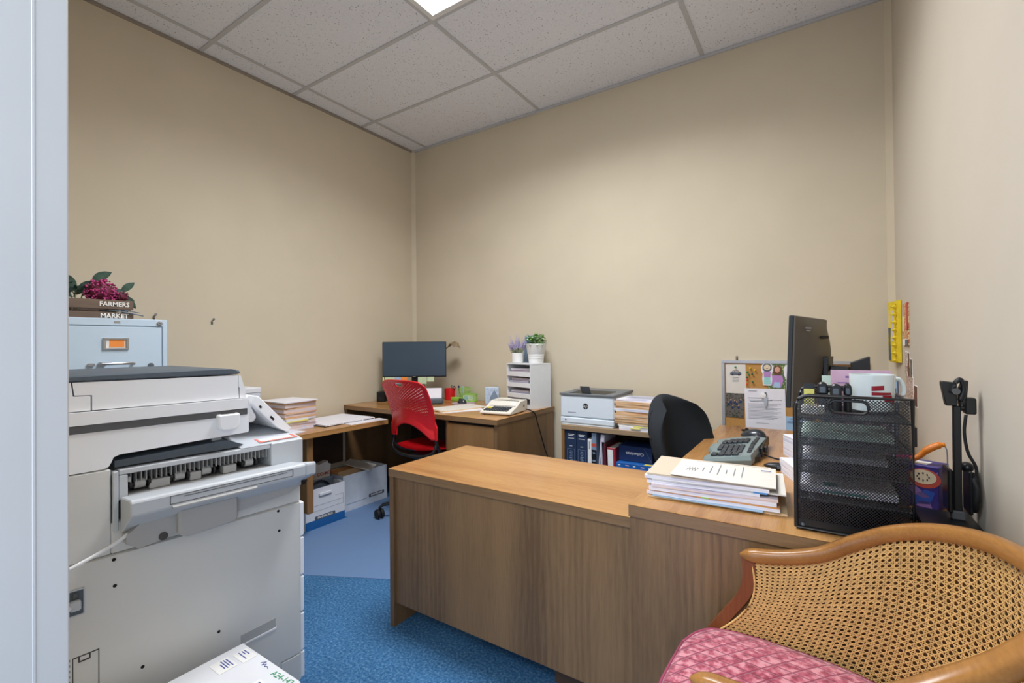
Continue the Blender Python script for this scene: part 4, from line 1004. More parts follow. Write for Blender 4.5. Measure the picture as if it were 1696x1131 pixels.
for i in range(n + 1):
    for j in range(n + 1):
        u, v = i / n * 2 - 1, j / n * 2 - 1
        k = 1 - .16 * (u * u * v * v)
        x, y = u * .225 * k, v * .215 * k + .05
        z = .487 + .018 * u * u - .03 * max(0, v - .5) ** 1.5 * 2 + .02 * max(0, -v - .6)
        g_[i][j] = b.verts.new((x, y, z))
for i in range(n):
    for j in range(n): b.faces.new((g_[i][j], g_[i + 1][j], g_[i + 1][j + 1], g_[i][j + 1]))
bmesh.ops.solidify(b, geom=b.faces[:], thickness=.022); add('seat', b, 'red', t, smooth=.9)
add('mechanism', box(-.09, .09, -.08, .12, .40, .455, .01), 'black', t)

# ------------------------------------------------------------------ bookcase: printer, papers, books
t = thing('laser_printer', 'white desktop laser printer with dark grey top on the bookcase', 'printer', (-1.44, 2.765, ez))
pw_, pd_ = .375, .36
add('base', box(.012, pw_ - .004, .0, pd_, 0, .012, .003), 'printer_w', t)
add('paper_tray', box(.002, pw_, -.004, pd_, .013, .050, .006, 2), 'printer_w', t)
b = new(); prism(b, [(0, 0), (pw_, -.0), (pw_, pd_), (0, pd_)], 'z', .0525, .192, .008); add('body', b, 'printer_w', t)
b = new(); bx(b, -.003, pw_ + .003, -.006, .012, .194, .208, .002); bx(b, -.003, pw_ + .003, .20, pd_ + .003, .194, .212, .002); bx(b, -.003, .05, .012, .20, .194, .208, .002); bx(b, pw_ - .06, pw_ + .003, .012, .20, .194, .208, .002)
add('top_cover', b, 'printer_g', t)
add('output_well', box(.05, pw_ - .06, .012, .20, .1925, .195), 'black', t)
b = new(); prism(b, [(.02, .196), (.20, .212), (.20, .196)], 'x', .05, pw_ - .06); add('output_slope', b, 'black', t)
b = new(); prism(b, [(.055, .197), (.060, .196), (.025, .255), (.02, .255)], 'x', .135, .20); add('paper_stop', b, 'printer_g', t)
b = new(); lathe(b, [(.0185, 0), (.0185, .0008)], 28); lg = add('maker_badge', b, 'black', t, (.183, -.0004, .128), (R(90), 0, 0))
tx = text('lettering', 'hp', .030, 'white_card', lg, (0, .001, .001), (0, 0, 0), bold=-.0004)
for v in tx.data.vertices: v.co.x += v.co.y * .28
add('model_mark', lines([(-.03, .03, 0, .004)]), 'ink_grey', t, (.085, -.0005, .083), (R(90), 0, 0))
add('button', box(.038, .046, -.0050, -.0035, .030, .038), 'black', t)
g = 'sheaves in the folder pile on the bookcase'
L1 = 'orange tabbed file folder in the pile beside the laser printer'; L2 = 'white paper sheaf between orange folders beside the laser printer'
spec = [('paper_sheaf', 'curled white magazine at the bottom of the pile beside the laser printer', 'papers', .275, .22, .022, 'edge_w', 0, .012, .0),
        ('paper_sheaf', 'yellow tabbed white sheaf low in the pile beside the laser printer', 'papers', .27, .22, .014, 'paper_c', 0, .0, .0)]
for k in range(9): spec.append(('file_folder' if k not in (5,) else 'paper_sheaf', L1 if k not in (5,) else L2, 'folder' if k != 5 else 'papers', .295, .235, rnd.uniform(.0125, .018), 'edge_m' if k not in (5,) else 'edge_w', 0, 0, 0))
spec += [('paper_sheaf', 'white printed sheets on top of the pile beside the laser printer', 'papers', .29, .24, .009, 'edge_w', .012, .0, .01)]
ps, zt = pile(-.905, 2.875, ez, R(-3), spec, g, .005, 2.5)
add('print', lines([(-.12, .1, .08 - .018 * k, .003) for k in range(9)]), 'ink_grey', ps[-1], (0, 0, .0125))
add('tab', box(-.03, .06, -.121, -.118, .0, .006), 'yellow_note', ps[1]); add('tab', box(-.06, .0, -.123, -.1115, .012, .016), 'yellow_note', ps[0])
SH = .365
for o in [x for x in E_.children if x.name.startswith('shelf')][:1]:
    for v in o.data.vertices: v.co.z += SH - .32
def book(name, label, x0, x1, h, d, mt, lean=0.0, y=2.76, z=SH, page=True):
    t = thing(name, label, 'book', ((x0 + x1) / 2, y, z), rot=(0, lean, 0)); w2 = (x1 - x0) / 2
    add('cover', box(-w2, w2, 0, .006, 0, h, .002), mt, t); add('board', box(-w2, -w2 + .003, .006, d, 0, h), mt, t); add('board', box(w2 - .003, w2, .006, d, 0, h), mt, t)
    add('pages', box(-w2 + .003, w2 - .003, .006, d - .005, .004, h - .005), 'paper_c', t); return t
def spine_rows(t, rows, mt='white_card', y=-.0006):
    add('print', lines(rows), mt, t, (0, y, 0), (R(90), 0, 0))
for x0, x1, lab in ((-1.398, -1.323, 'left of two tall navy law books at the bookcase end'), (-1.321, -1.245, 'right of two tall navy law books, beside the white and teal book')):
    t = book('book', lab, x0, x1, .278, .2, 'navy'); t['group'] = 'navy law books'
    spine_rows(t, [(-.024, .024, .255, .004), (-.018, .018, .247, .004), (-.022, .022, .228, .003), (-.01, .01, .178, .003)])
    b = new()
    for a in ((-.027, .027, .158, .1595), (-.027, .027, .05, .0515), (-.027, -.0255, .05, .159), (.0255, .027, .05, .159)): bx(b, a[0], a[1], a[2], a[3], 0, .0004)
    for k in range(8): bx(b, -.012 + .003 * (k % 3), .012 - .003 * (k % 2), .065 + k * .011, .070 + k * .011, 0, .0004)
    add('panel_print', b, 'greyblue', t, (0, -.0006, 0), (R(90), 0, 0))
t = book('book', 'slim white book with a teal foot next to the navy books', -1.243, -1.217, .235, .17, 'white_card'); add('teal_band', box(-.0132, .0132, -.0008, 0, 0, .06), 'teal', t); add('print', box(-.003, .003, -.0008, 0, .17, .22), 'ink_grey', t)
t = book('book', 'tall grey blue book with dark lower half beside the teal book', -1.215, -1.183, .276, .19, 'greyblue'); add('dark_band', box(-.0162, .0162, -.0008, 0, 0, .17), 'black', t)
add('print', lines([(-.008, .008, .15, .01), (-.01, .01, .10, .012), (-.006, .006, .04, .03)]), 'greyblue', t, (0, -.001, 0), (R(90), 0, 0)); add('rust_band', box(-.0161, .0161, -.0009, 0, .19, .21), 'fig_r', t)
t = book('binder', 'pale grey thin binder leaning between books on the bookcase', -1.176, -1.150, .272, .2, 'paper_p', R(5)); add('print', box(-.002, .003, -.0008, 0, .05, .13), 'ink_grey', t)
t = book('binder', 'dark maroon binder standing left of the red and white binder', -1.140, -1.114, .225, .24, 'maroon', R(-2)); add('rod', box(-.011, .011, -.002, .0, .222, .228), 'steel', t)
t = book('binder', 'red binder with a white spine label in the bookcase', -1.108, -1.052, .195, .22, 'redb', R(-1.5)); add('spine_label', box(-.0225, .012, -.0012, 0, .004, .183), 'white_card', t)
def flat_book(label, x0, x1, y, d, z, h, mt, cat='book', nm='book', rz=0):
    t = thing(nm, label, cat, ((x0 + x1) / 2, y, z), R(rz)); w2 = (x1 - x0) / 2
    add('cover', box(-w2, w2, 0, d, h - .002, h), mt, t); add('cover', box(-w2, w2, 0, d, 0, .002), mt, t); add('spine', box(-w2, w2, -.003, .001, 0, h, .001), mt, t)
    add('pages', box(-w2 + .002, w2 - .002, .001, d - .002, .002, h - .002), 'paper_c', t); return t
t = flat_book('white thick catalogue at the bottom of the stack by the red binder', -1.045, -.90, 2.752, .2, SH, .03, 'white_card')
t = flat_book('dark blue slim book at the bottom right of the bookcase', -.895, -.745, 2.752, .2, SH, .022, 'dnavy')
t = flat_book('cream thick book under the two bright blue directories', -1.04, -.84, 2.756, .22, SH + .031, .03, 'paper_c', rz=-1)
for k in range(2):
    t = flat_book(('lower bright blue directory with small white print on its spine', 'upper bright blue directory under the Columbian box')[k], -1.048, -.818 - .008 * k, 2.752 + .003 * k, .22, SH + .062 + .0265 * k, .026, 'pblue', rz=-.5 + k); t['group'] = 'bright blue directories'
    for q in range(5): add('print', lines([(-.1 + q * .047, -.085 + q * .047 + .008 * (q % 2), .012, .006)]), 'white_card' if q % 2 == 0 else 'pink', t, (0, -.0034, 0), (R(90), 0, 0))
add('yellow_edge', box(.06, .112, -.001, .03, .0262, .0275), 'yellow', t)
t = thing('box', 'deep navy Columbian box upside down on the blue directories', 'box', (-.945, 2.80, SH + .1165))
add('body', box(-.105, .105, 0, .2, 0, .095, .002), 'dnavy', t)
text('lettering', 'Columbian', .0255, 'white_card', t, (-.002, -.0008, .05), (R(90), R(180), 0), bold=.0001)
b = new(); tube(b, [(.055, -.0008, .088), (.10, -.0008, .012)], .0006, 4); add('print', b, 'greyblue', t)

# ------------------------------------------------------------------ black office chair
t = thing('office_chair', 'black fabric office chair with a rounded back between the desks', 'chair', (-.385, 2.236, 0), R(-106))
star_base(t, .29, .09, 5, .3)
b = new(); nu, nv = 20, 18; front = []; back = []
def bk(u, v, side):
    a, q = u * 2 - 1, v
    w_ = .245 * (1 - .10 * max(0, .4 - q)) * max(.3, 1 - (max(0, q - .35) / .68) ** 4) ** .5
    x = a * w_
    z = .56 + q * .41 - .06 * a * a * q
    lean = -.175 - .10 * (q - .1) - .02 * math.sin(q * PI)
    bow = .115 * a * a
    edge = (max(abs(a) - .0, 0) ** 6) + (max(abs(2 * q - 1), 0) ** 8)
    th = .046 * math.sqrt(max(0, 1 - min(1, edge)))
    y = lean + bow + (th * (.55 + .25 * abs(a)) if side else -th)
    return Vector((x, y, z))
for sd in (0, 1):
    g_ = [[b.verts.new(bk(i / nu, j / nv, sd)) for j in range(nv + 1)] for i in range(nu + 1)]
    for i in range(nu):
        for j in range(nv): b.faces.new((g_[i][j], g_[i + 1][j], g_[i + 1][j + 1], g_[i][j + 1]))
bmesh.ops.remove_doubles(b, verts=b.verts[:], dist=.0008)
o = add('backrest', b, 'fabric', t, smooth=3.2); o.modifiers.new('soft', 'SUBSURF').render_levels = 1
b = new(); tube(b, [bk(u / 30, .60 + .03 * math.sin(u / 30 * PI), 0) + Vector((0, -.001, 0)) for u in range(2, 29)], .0028, 6); add('seam', b, 'rubber', t, smooth=3.2)
b = new(); tube(b, [bk(.12, v / 20, 0) + Vector((0, -.001, 0)) for v in range(2, 19)], .0025, 6); tube(b, [bk(.88, v / 20, 0) + Vector((0, -.001, 0)) for v in range(2, 19)], .0025, 6); add('seam', b, 'rubber', t, smooth=3.2)
b = new(); r = bmesh.ops.create_uvsphere(b, u_segments=24, v_segments=12, radius=1)
for v in b.verts:
    x, y, z = v.co; s = lambda q, p: math.copysign(abs(q) ** p, q)
    v.co = (s(x, .6) * .245, s(y, .6) * .235 + .06, s(z, .7) * .048 + .46)
add('seat', b, 'fabric', t, smooth=3.2)
b = new(); tube(b, catmull([(0, -.02, .40), (0, -.16, .41), (0, -.225, .48), (0, -.235, .64)], 5), .022, 8, flat=.5); add('back_bracket', b, 'black', t)
add('mechanism', box(-.08, .08, -.08, .10, .37, .415, .008), 'black', t)

# ------------------------------------------------------------------ main desk: board, keyboard, papers
Y0 = WY1 - .014
t = thing('bulletin_board', 'cork pin board in a grey frame on the back wall', 'bulletin board', (-.505, WY1, .55))
BW, BH = .735, .552
add('cork', box(.012, BW - .012, -.008, -.002, .012, BH - .012), 'cork', t)
for a in ((0, BW, BH - .019, BH), (0, BW, 0, .019), (0, .019, .019, BH - .019), (BW - .019, BW, .019, BH - .019)): add('frame_bar', box(a[0], a[1], -.016, -.001, a[2], a[3], .0015), 'alu', t)
o = thing('picture_hook', 'small metal hook on the wall above the pin board', 'hook', (-.418, WY1, 1.115))
b = new(); tube(b, [(0, 0, .012), (0, -.008, .004), (0, -.012, -.006), (0, -.006, -.012)], .0025, 6); add('hook', b, 'brass', o); add('plate', box(-.006, .006, -.002, 0, -.012, .012), 'charcoal', o)
PB = WY1 - .0092
def sheet_on_board(name, label, cat, x0, x1, z0, z1, mt, dy=0.0, tilt=0.0):
    t = thing(name, label, cat, ((x0 + x1) / 2, PB - dy, (z0 + z1) / 2), rot=(0, R(tilt), 0)); w2, h2 = (x1 - x0) / 2, (z1 - z0) / 2
    add('sheet', box(-w2, w2, -.0014, -.0002, -h2, h2), mt, t); return t, w2, h2
def fprint(t, rows, mt='ink_grey', y=-.0022, name='print'): add(name, lines(rows), mt, t, (0, y, 0), (R(90), 0, 0))
c, w2, h2 = sheet_on_board('greeting_card', 'cream card with a small car drawing at the top left of the pin board', 'card', -.480, -.368, .898, 1.076, 'paper_c', .0, -.8)
b = new(); tube(b, [(x, -.0025, z) for x, z in ((-.030, .026), (-.030, .037), (-.022, .040), (-.014, .050), (.014, .050), (.022, .041), (.030, .038), (.031, .026), (-.030, .026), (-.030, .031), (.030, .031), (.022, .040), (-.022, .040), (-.006, .040), (-.006, .050))], .0014, 4); add('drawing', b, 'ink', c)
b = new(); prism(b, [(-.029, .027), (.030, .027), (.030, .036), (.022, .040), (-.022, .040), (-.029, .037)], 'y', -.0022, -.0014); add('car_body_print', b, 'ink_grey', c)
b = new()
for x in (-.017, .018): lathe(b, [(.006, 0), (.006, .001)], 12, (x, -.026, .0))
bmesh.ops.transform(b, matrix=Matrix.Rotation(R(90), 4, 'X') @ Matrix.Scale(-1, 4, (0, 1, 0)), verts=b.verts); add('wheel_print', b, 'ink', c, (0, -.0018, 0))
fprint(c, [(-.018, .018, .008 - .008 * k, .0022) for k in range(4)])
c, w2, h2 = sheet_on_board('photograph', 'photo of a group in blue shirts at the lower left of the pin board', 'photo', -.482, -.381, .749, .898, 'photo_t', .001, 1)
b = new()
for k in range(7): sphere(b, (-.033 + .011 * k, -.0025, .005 + .02 * math.sin(k * 2.3)), .0085, 1, 1, .08, 1.1)
add('print', b, 'dnavy', c)
b = new()
for k in range(7): sphere(b, (-.033 + .011 * k, -.0035, .018 + .02 * math.sin(k * 2.3)), .0042, 1, 1, .1, 1)
add('faces_print', b, 'skin', c)
c, w2, h2 = sheet_on_board('letter', 'white printed letter held by a round pin on the pin board', 'letter', -.374, -.160, .668, .934, 'paper', .002, -1)
fprint(c, [(-.085, -.04, .117, .004), (-.09, .02, .075, .003), (-.085, .04, .062, .003), (-.08, .0, .055, .003), (.03, .09, .066, .003)] + [(-.09, .085 - .02 * (k % 3), .04 - .008 * k, .002) for k in range(12)] + [(-.05, .02, -.075, .002)], 'ink_grey')
for z in (.045, -.045): add('fold', box(-.106, .106, -.0016, -.0008, z, z + .001), 'edge_w', c)
c, w2, h2 = sheet_on_board('photograph', 'garden photo of a girl with long hair at the top of the pin board', 'photo', -.250, -.151, .937, 1.092, 'photo_g', .001, 1.5)
b = new(); sphere(b, (0, -.0022, .028), .026, 2, .95, .06, 1.3); add('hair_print', b, 'hair', c)
b = new(); sphere(b, (0, -.004, .034), .0155, 2, .9, .08, 1.15); add('face_print', b, 'skin', c)
b = new(); prism(b, [(-.026, -.0), (.026, 0), (.032, -.03), (.02, -.07), (-.022, -.07), (-.032, -.03)], 'y', -.0035, -.0018); add('shirt_print', b, 'lilac', c)
b = new(); prism(b, [(-.014, -.04), (.014, -.04), (.018, -.072), (-.02, -.072)], 'y', -.0042, -.0034); add('shirt_print', b, 'bluep', c)
def doll(label, x, z0, z1, top, skirt, hair):
    h = z1 - z0; t = thing('paper_doll', label, 'drawing', (x, PB - .004, z0)); w_ = h * .235
    out = [(-w_ * .7, 0), (w_ * .7, 0), (w_ * .85, h * .3), (w_ * .75, h * .5), (w_ * 1.0, h * .65), (w_ * 1.05, h * .86), (w_ * .6, h * .985), (0, h), (-w_ * .6, h * .985), (-w_ * 1.05, h * .86), (-w_ * 1.0, h * .65), (-w_ * .75, h * .5), (-w_ * .85, h * .3)]
    b = new(); prism(b, out, 'y', -.001, .0); add('cutout', b, 'paper', t)
    b = new(); sphere(b, (0, -.0012, h * .80), w_ * .82, 2, 1, .03, 1.05); add('hair_print', b, hair, t)
    b = new(); sphere(b, (0, -.0022, h * .81), w_ * .6, 2, 1, .04, .9); add('face_print', b, 'fig_c', t)
    b = new(); prism(b, [(-w_ * .55, h * .38), (w_ * .55, h * .38), (w_ * .62, h * .62), (-w_ * .62, h * .62)], 'y', -.0022, -.0011); add('shirt_print', b, top, t)
    b = new(); prism(b, [(-w_ * .6, h * .06), (w_ * .6, h * .06), (w_ * .5, h * .375), (-w_ * .5, h * .375)], 'y', -.0022, -.0011); add('skirt_print', b, skirt, t)
    b = new(); tube(b, [(-w_ * .18, -.003, h * .765), (0, -.003, h * .755), (w_ * .18, -.003, h * .765)], .0008, 4)
    for s in (-1, 1): sphere(b, (s * w_ * .25, -.003, h * .83), .0012, 1)
    add('pen_marks', b, 'ink', t)
doll('cut-out crayon doll with purple top on the pin board', -.253, .953, 1.086, 'lilac', 'aqua', 'charcoal')
doll('larger cut-out crayon doll with a pink shirt next to the monitor edge', -.118, .885, 1.088, 'crayon_p', 'copier_dg', 'paper')
c, w2, h2 = sheet_on_board('note', 'blue grey note low on the pin board beside the letter', 'note', -.166, -.06, .66, .776, 'bluep', .0005, 1)
fprint(c, [(-.03, -.015, .045, .004), (-.04, .03, .03, .002), (-.04, .02, .022, .002)], 'ink_blue')
def pin(label, x, z, mt):
    t = thing('push_pin', label, 'push pin', (x, PB - .0012, z), rot=(R(90 + rnd.uniform(-8, 8)), 0, R(rnd.uniform(-12, 12))))
    b = new(); lathe(b, [(.0052, 0), (.0036, .002), (.0028, .008), (.0048, .011), (.005, .014), (.003, .015)], 10); add('head', b, mt, t)
    b = new(); lathe(b, [(.0005, -.004), (.0005, .0)], 6); add('needle', b, 'steel', t)
PM = {'yellow': plain('pin_yellow', '#e8c81e', .35), 'green': plain('pin_green', '#1f8a5a', .35), 'dkgreen': plain('pin_dark_green', '#12603f', .35), 'red': plain('pin_orange_red', '#e0502a', .35), 'teal': plain('pin_teal', '#1c6f6a', .35)}
for lab, x, z, mt in (('left of two yellow push pins at the top of the pin board', -.342, 1.055, 'yellow'), ('right of two yellow push pins at the top of the pin board', -.317, 1.044, 'yellow'),
    ('topmost green push pin in the cluster beside the car card', -.358, 1.032, 'green'), ('second green push pin in the column beside the car card', -.352, 1.016, 'green'), ('green push pin below the yellow pins', -.334, 1.02, 'dkgreen'),
    ('teal push pin just above the red pins', -.361, .999, 'teal'), ('upper orange red push pin beside the car card', -.361, .985, 'red'), ('lower orange red push pin beside the car card', -.362, .959, 'red'),
    ('lone green push pin in the bare cork below the yellow pins', -.332, .972, 'dkgreen'), ('green push pin holding the car card', -.424, 1.058, 'green')): pin(lab, x, z, PM[mt])
t = thing('key_ring', 'round white button pin with dangling keys on the letter', 'key', (-.276, PB - .007, .892))
b = new(); lathe(b, [(.017, 0), (.017, .004), (.012, .006)], 18); add('button', b, 'white_card', t, (0, 0, 0), (R(90), 0, 0), .6)
b = new(); prism(b, [(.004, -.005), (.022, -.012), (.025, -.03), (.018, -.065), (.012, -.075), (.008, -.06), (.004, -.03)], 'y', -.004, -.002); add('key', b, 'steel', t); b = new(); prism(b, [(.008, .02), (.018, .02), (.02, .0), (.006, .0)], 'y', -.004, -.001); add('pin', b, 'charcoal', t)

# ergonomic keyboard
t = thing('keyboard', 'grey green ergonomic keyboard with dark keys on the main desk', 'keyboard', (-.29, 2.2, Bz))
ol = [(-.093, -.262), (.072, -.205), (.088, -.03), (.094, .20), (.03, .255), (-.06, .235), (-.112, .185), (-.098, .09), (-.112, .03), (-.112, -.04), (-.104, -.075), (-.086, -.10), (-.090, -.14), (-.102, -.20)]
def kz(x, y): return .014 + .028 * max(0, min(1, (x + .115) / .2)) + .010 * max(0, 1 - abs(y) / .14)
b = new(); lo_ = [b.verts.new((x, y, .004)) for x, y in ol]; md_ = [b.verts.new((x * 1.01, y * 1.01, kz(x, y) * .55)) for x, y in ol]; hi_ = [b.verts.new((x * .965, y * .975, kz(x, y))) for x, y in ol]
n = len(ol); ctr = [b.verts.new((-.05, y, kz(-.05, y) + .003)) for y in (-.18, 0, .17)]
for A1, A2 in ((lo_, md_), (md_, hi_)):
    for i in range(n): b.faces.new((A1[i], A1[(i + 1) % n], A2[(i + 1) % n], A2[i]))
b.faces.new(lo_[::-1]); bmesh.ops.delete(b, geom=ctr, context='VERTS'); f = b.faces.new(hi_); bmesh.ops.triangulate(b, faces=[f]); add('body', b, 'kbbody', t, smooth=.5)
b = new(); prism(b, [(.06, -.17), (.092, -.12), (.097, .20), (.04, .245), (.03, .1)], 'z', .0, .022); add('underside', b, 'black', t)
KS = .0155
for half, sgn in ((-1, -1), (1, 1)):
    b = new(); ang = R(12) * -sgn
    for r in range(5):
        for q in range(6):
            lx, ly = -.058 + r * .0205, sgn * (.028 + q * .0205)
            if r == 0 and q > 3: continue
            ly2 = ly + sgn * .004 * r
            z = kz(lx, ly2) + .001
            bx(b, lx - .0086, lx + .0086, ly2 - .0086, ly2 + .0086, z - .003, z + .007, .0015)
    add('left_keys' if sgn > 0 else 'right_keys', b, 'keygrey', t, kind='stuff')
b = new()
for q in range(4):
    z = kz(-.05, -.16) + .001; bx(b, -.075 + .026 * q, -.053 + .026 * q, -.20, -.175, z - .003, z + .005 + q * .0035, .0015); bx(b, -.075 + .026 * q, -.053 + .026 * q, -.172, -.155, z - .003, z + .005 + q * .0035, .0015)
add('number_keys', b, 'keygrey', t, kind='stuff')
b = new()
for q in range(13): z = kz(.06, -.13 + .025 * q) + .001; bx(b, .052, .066, -.155 + .026 * q, -.134 + .026 * q, z - .003, z + .005, .001)
add('function_keys', b, 'keygrey', t, kind='stuff')
b = new()
for q in range(5): z = kz(.08, -.10) + .002; sphere(b, (.076, -.135 + .022 * q, z), .0055, 1, 1, 1, .5)
add('media_buttons', b, 'steel', t); add('badge', box(.03, .04, -.200, -.186, kz(.03, -.19) + .0, kz(.03, -.19) + .002), 'steel', t, (0, 0, .001))
add('rear_lip', box(.088, .10, -.06, .22, .008, .046, .004), 'black', t); add('cable_guard', box(.10, .112, -.03, -.005, .02, .045, .003), 'black', t)
t2 = thing('keyboard_cable', 'black cable leaving the keyboard towards the organizer', 'cable', (-.18, 2.15, Bz))
b = new(); tube(b, catmull([(-.008, .02, .012), (.03, .01, .004), (.07, .0, .004), (.12, -.01, .004), (.18, .0, .004)], 5), .0032, 7); add('wire', b, 'rubber', t2, smooth=3.2)
mouse('large curved dark mouse behind the ergonomic keyboard', (-.275, 2.615, Bz), R(75), .125, .075, .042)

g = 'folders and papers in the pile on the near corner of the main desk'
LQ = 'white paper sheaf inside the pile on the near desk corner'
spec = [('file_folder', 'worn cream folder at the bottom of the near desk corner pile', 'folder', .375, .245, .006, 'manila', 0, .004, .006),
        ('paper_sheaf', 'pale blue sheet sticking out low from the near desk corner pile', 'papers', .30, .235, .003, 'bluep', 0, -.01, -.012),
        ('paper_sheaf', LQ, 'papers', .36, .235, .009, 'edge_w', 0, -.004, .0), ('file_folder', 'thin pinkish folder in the middle of the near desk corner pile', 'folder', .36, .24, .003, 'manila_o', 0, 0, .003),
        ('paper_sheaf', LQ, 'papers', .345, .23, .013, 'edge_w', 0, .0, .0), ('paper_sheaf', 'lavender grey sheaf in the middle of the near desk corner pile', 'papers', .34, .235, .009, 'edge_p', 0, -.0, -.002),
        ('paper_sheaf', LQ, 'papers', .31, .235, .008, 'edge_w', 0, -.03, -.004), ('file_folder', 'cream folder with blue tab under the top of the near desk corner pile', 'folder', .36, .235, .004, 'paper_c', 0, .01, .004),
        ('paper_sheaf', 'white sheaf with blue edge just under the top folder of the near desk corner pile', 'papers', .34, .23, .010, 'edge_w', 0, -.02, -.004),
        ('file_folder', 'cream manila folder topping the near desk corner pile', 'folder', .34, .235, .005, 'cream_f', .006, -.015, .008),
        ('document', 'printed cream sheet lying on top of the near desk corner pile', 'papers', .28, .225, .002, 'paper_c', .010, .03, -.006)]
ps, zt = pile(-.275, 1.565, Bz, R(3), spec, g, .004, 3)
add('print', lines([(-.06 + .022 * k, -.0583 + .022 * k, .0 + .01 * (k % 3), .05 + .04 * ((k * 7) % 3)) for k in range(6)] + [(-.105 + .004 * k, -.1035 + .004 * k, -.02 + .02 * (k % 2), .03) for k in range(8)] + [(-.09, .12, .098, .0015)]), 'ink_grey', ps[-1], (.0, 0, .0045))
add('staple', box(.10, .128, .055, .058, .003, .0045), 'ink_blue', ps[-1], (0, 0, .002))
add('tab', box(.10, .135, -.124, -.10, .0, .004), 'blue_tab', ps[7], (0, -.002, 0)); add('tab', box(-.02, .0, -.123, -.117, .0, .003), 'green_wire', ps[3])
o = add('paper_sheaf', slab(.20, .21, .05), 'edge_w', None, (.008, 1.915, Bz), (0, 0, R(20))); tag(o, 'white paper pile on the desk just behind the black mesh organizer', 'papers')
o = add('paper_sheaf', slab(.19, .17, .085), 'edge_w', None, (-.005, 2.24, Bz), (0, 0, R(24))); tag(o, 'taller white paper pile standing farther back under the big monitor', 'papers')
t = thing('glasses_case', 'small flat black case beside the near paper pile', 'case', (-.125, 1.985, Bz), R(6))
b = new(); r = bmesh.ops.create_uvsphere(b, u_segments=16, v_segments=8, radius=1)
for v in b.verts: v.co = (v.co.x * .05, v.co.y * .02, .014 + v.co.z * .014)
add('shell', b, 'black', t, smooth=3.2); add('clasp', box(-.006, .006, -.021, -.017, .010, .018), 'charcoal', t)
o = tag(add('sticky_note', slab(.07, .05, .008, .004), 'pink', None, (-.105, 2.04, Bz), (0, 0, R(15))), 'pink sticky notes behind the small black case', 'note')

# ------------------------------------------------------------------ big monitor on an arm
t = thing('monitor', 'large dark monitor seen from behind beside the mesh organizer', 'monitor', (-.030, 2.48, 1.13), rot=(0, R(2.5), R(-12)))
mw, mh = .275, .19        # local y along the screen, local +x to the back
add('bezel', box(-.018, .0, -mw, mw, -mh, mh, .003), 'bezel', t)
add('screen', box(-.0195, -.018, -mw + .008, mw - .008, -mh + .015, mh - .008), 'lcd', t)
b = new(); n = 18; g_ = []
for i in range(n + 1):
    row = []
    for j in range(n + 1):
        a, q = i / n * 2 - 1, j / n * 2 - 1
        d = .006 + .058 * (1 - abs(a) ** 2.6) * max(0, 1 - abs(q) ** 2.2) ** .9
        row.append(b.verts.new((d, a * (mw - .003), q * (mh - .003))))
    g_.append(row)
for i in range(n):
    for j in range(n): b.faces.new((g_[i][j], g_[i + 1][j], g_[i + 1][j + 1], g_[i][j + 1]))
rim = [g_[i][0] for i in range(n)] + [g_[n][j] for j in range(n)] + [g_[i][n] for i in range(n, 0, -1)] + [g_[0][j] for j in range(n, 0, -1)]
lowr = [b.verts.new((0, v.co.y, v.co.z)) for v in rim]
for i in range(len(rim)): b.faces.new((rim[i], rim[(i + 1) % len(rim)], lowr[(i + 1) % len(rim)], lowr[i]))
add('back_shell', b, 'mon_back', t, smooth=.7)
add('vent', box(.052, .058, -.06, .06, .098, .110, .001), 'gap', t)
add('maker_mark', lines([(-.02, .02, 0, .006), (-.015, .015, -.010, .005)]), 'ink_grey', t, (.0335, -.19, .14), (R(90), 0, R(72)))
add('mount_plate', box(.062, .08, -.05, .05, -.12, .02, .002), 'black', t)
add('mount_arm', box(.08, .15, -.015, .015, -.045, -.02, .004), 'black', t)
t = thing('desk_post', 'black post with an angled head behind the big monitor', 'post', (.155, 2.50, Bz))
b = new(); lathe(b, [(.07, 0), (.07, .012), (.018, .016), (.018, .36)], 20); add('post', b, 'black', t, smooth=.6)
b = new(); prism(b, [(-.035, .345), (.03, .345), (.03, .412), (-.035, .384)], 'y', -.03, .03, .002); add('head', b, 'black', t)

# ------------------------------------------------------------------ mesh organizer
OX0, OX1, OY0, OY1, OZ = -.05, .180, 1.388, 1.69, .34
t = thing('mesh_organizer', 'black wire mesh letter organizer with five trays at the desk corner', 'desk organizer', (OX0, OY0, Bz))
ow, od = OX1 - OX0, OY1 - OY0
def mesh_fill(inside, x0, x1, z0, z1, P, pitch=.0050, wd=.0020):
    """diamond wire mesh: straight flat strands in two directions, cut where inside() is false"""
    b = new(); d = .70710678
    for sg in (1, -1):
        k0 = int((min(x0, -x1) - z1) / pitch * 1.5) - 3; L = (x1 - x0) + (z1 - z0)
        c = -L
        while c < L * 1.2:
            # strand points: (s, c + sg*s)
            s = x0; start = None; st = .002
            while s <= x1 + st:
                z = z0 + c + sg * (s - x0) * 1.0
                ok = s <= x1 and z0 <= z <= z1 and inside(s, z)
                if ok and start is None: start = (s, z)
                if not ok and start is not None:
                    e = (s - st, z - sg * st)
                    if e[0] - start[0] > .001:
                        nx, nz = -sg * d * wd / 2, d * wd / 2
                        off = .0004 * sg
                        quad(b, P(start[0] + nx, start[1] + nz, off), P(e[0] + nx, e[1] + nz, off), P(e[0] - nx, e[1] - nz, off), P(start[0] - nx, start[1] - nz, off))
                    start = None
                s += st
            c += pitch * 1.414
    return b
def stadium(x, z, cx, cz, hw, r):
    dx = max(abs(x - cx) - (hw - r), 0); return math.hypot(dx, z - cz) < r
HX, HZ, HWD, HR = .111, .316, .039, .0155
r0 = .03
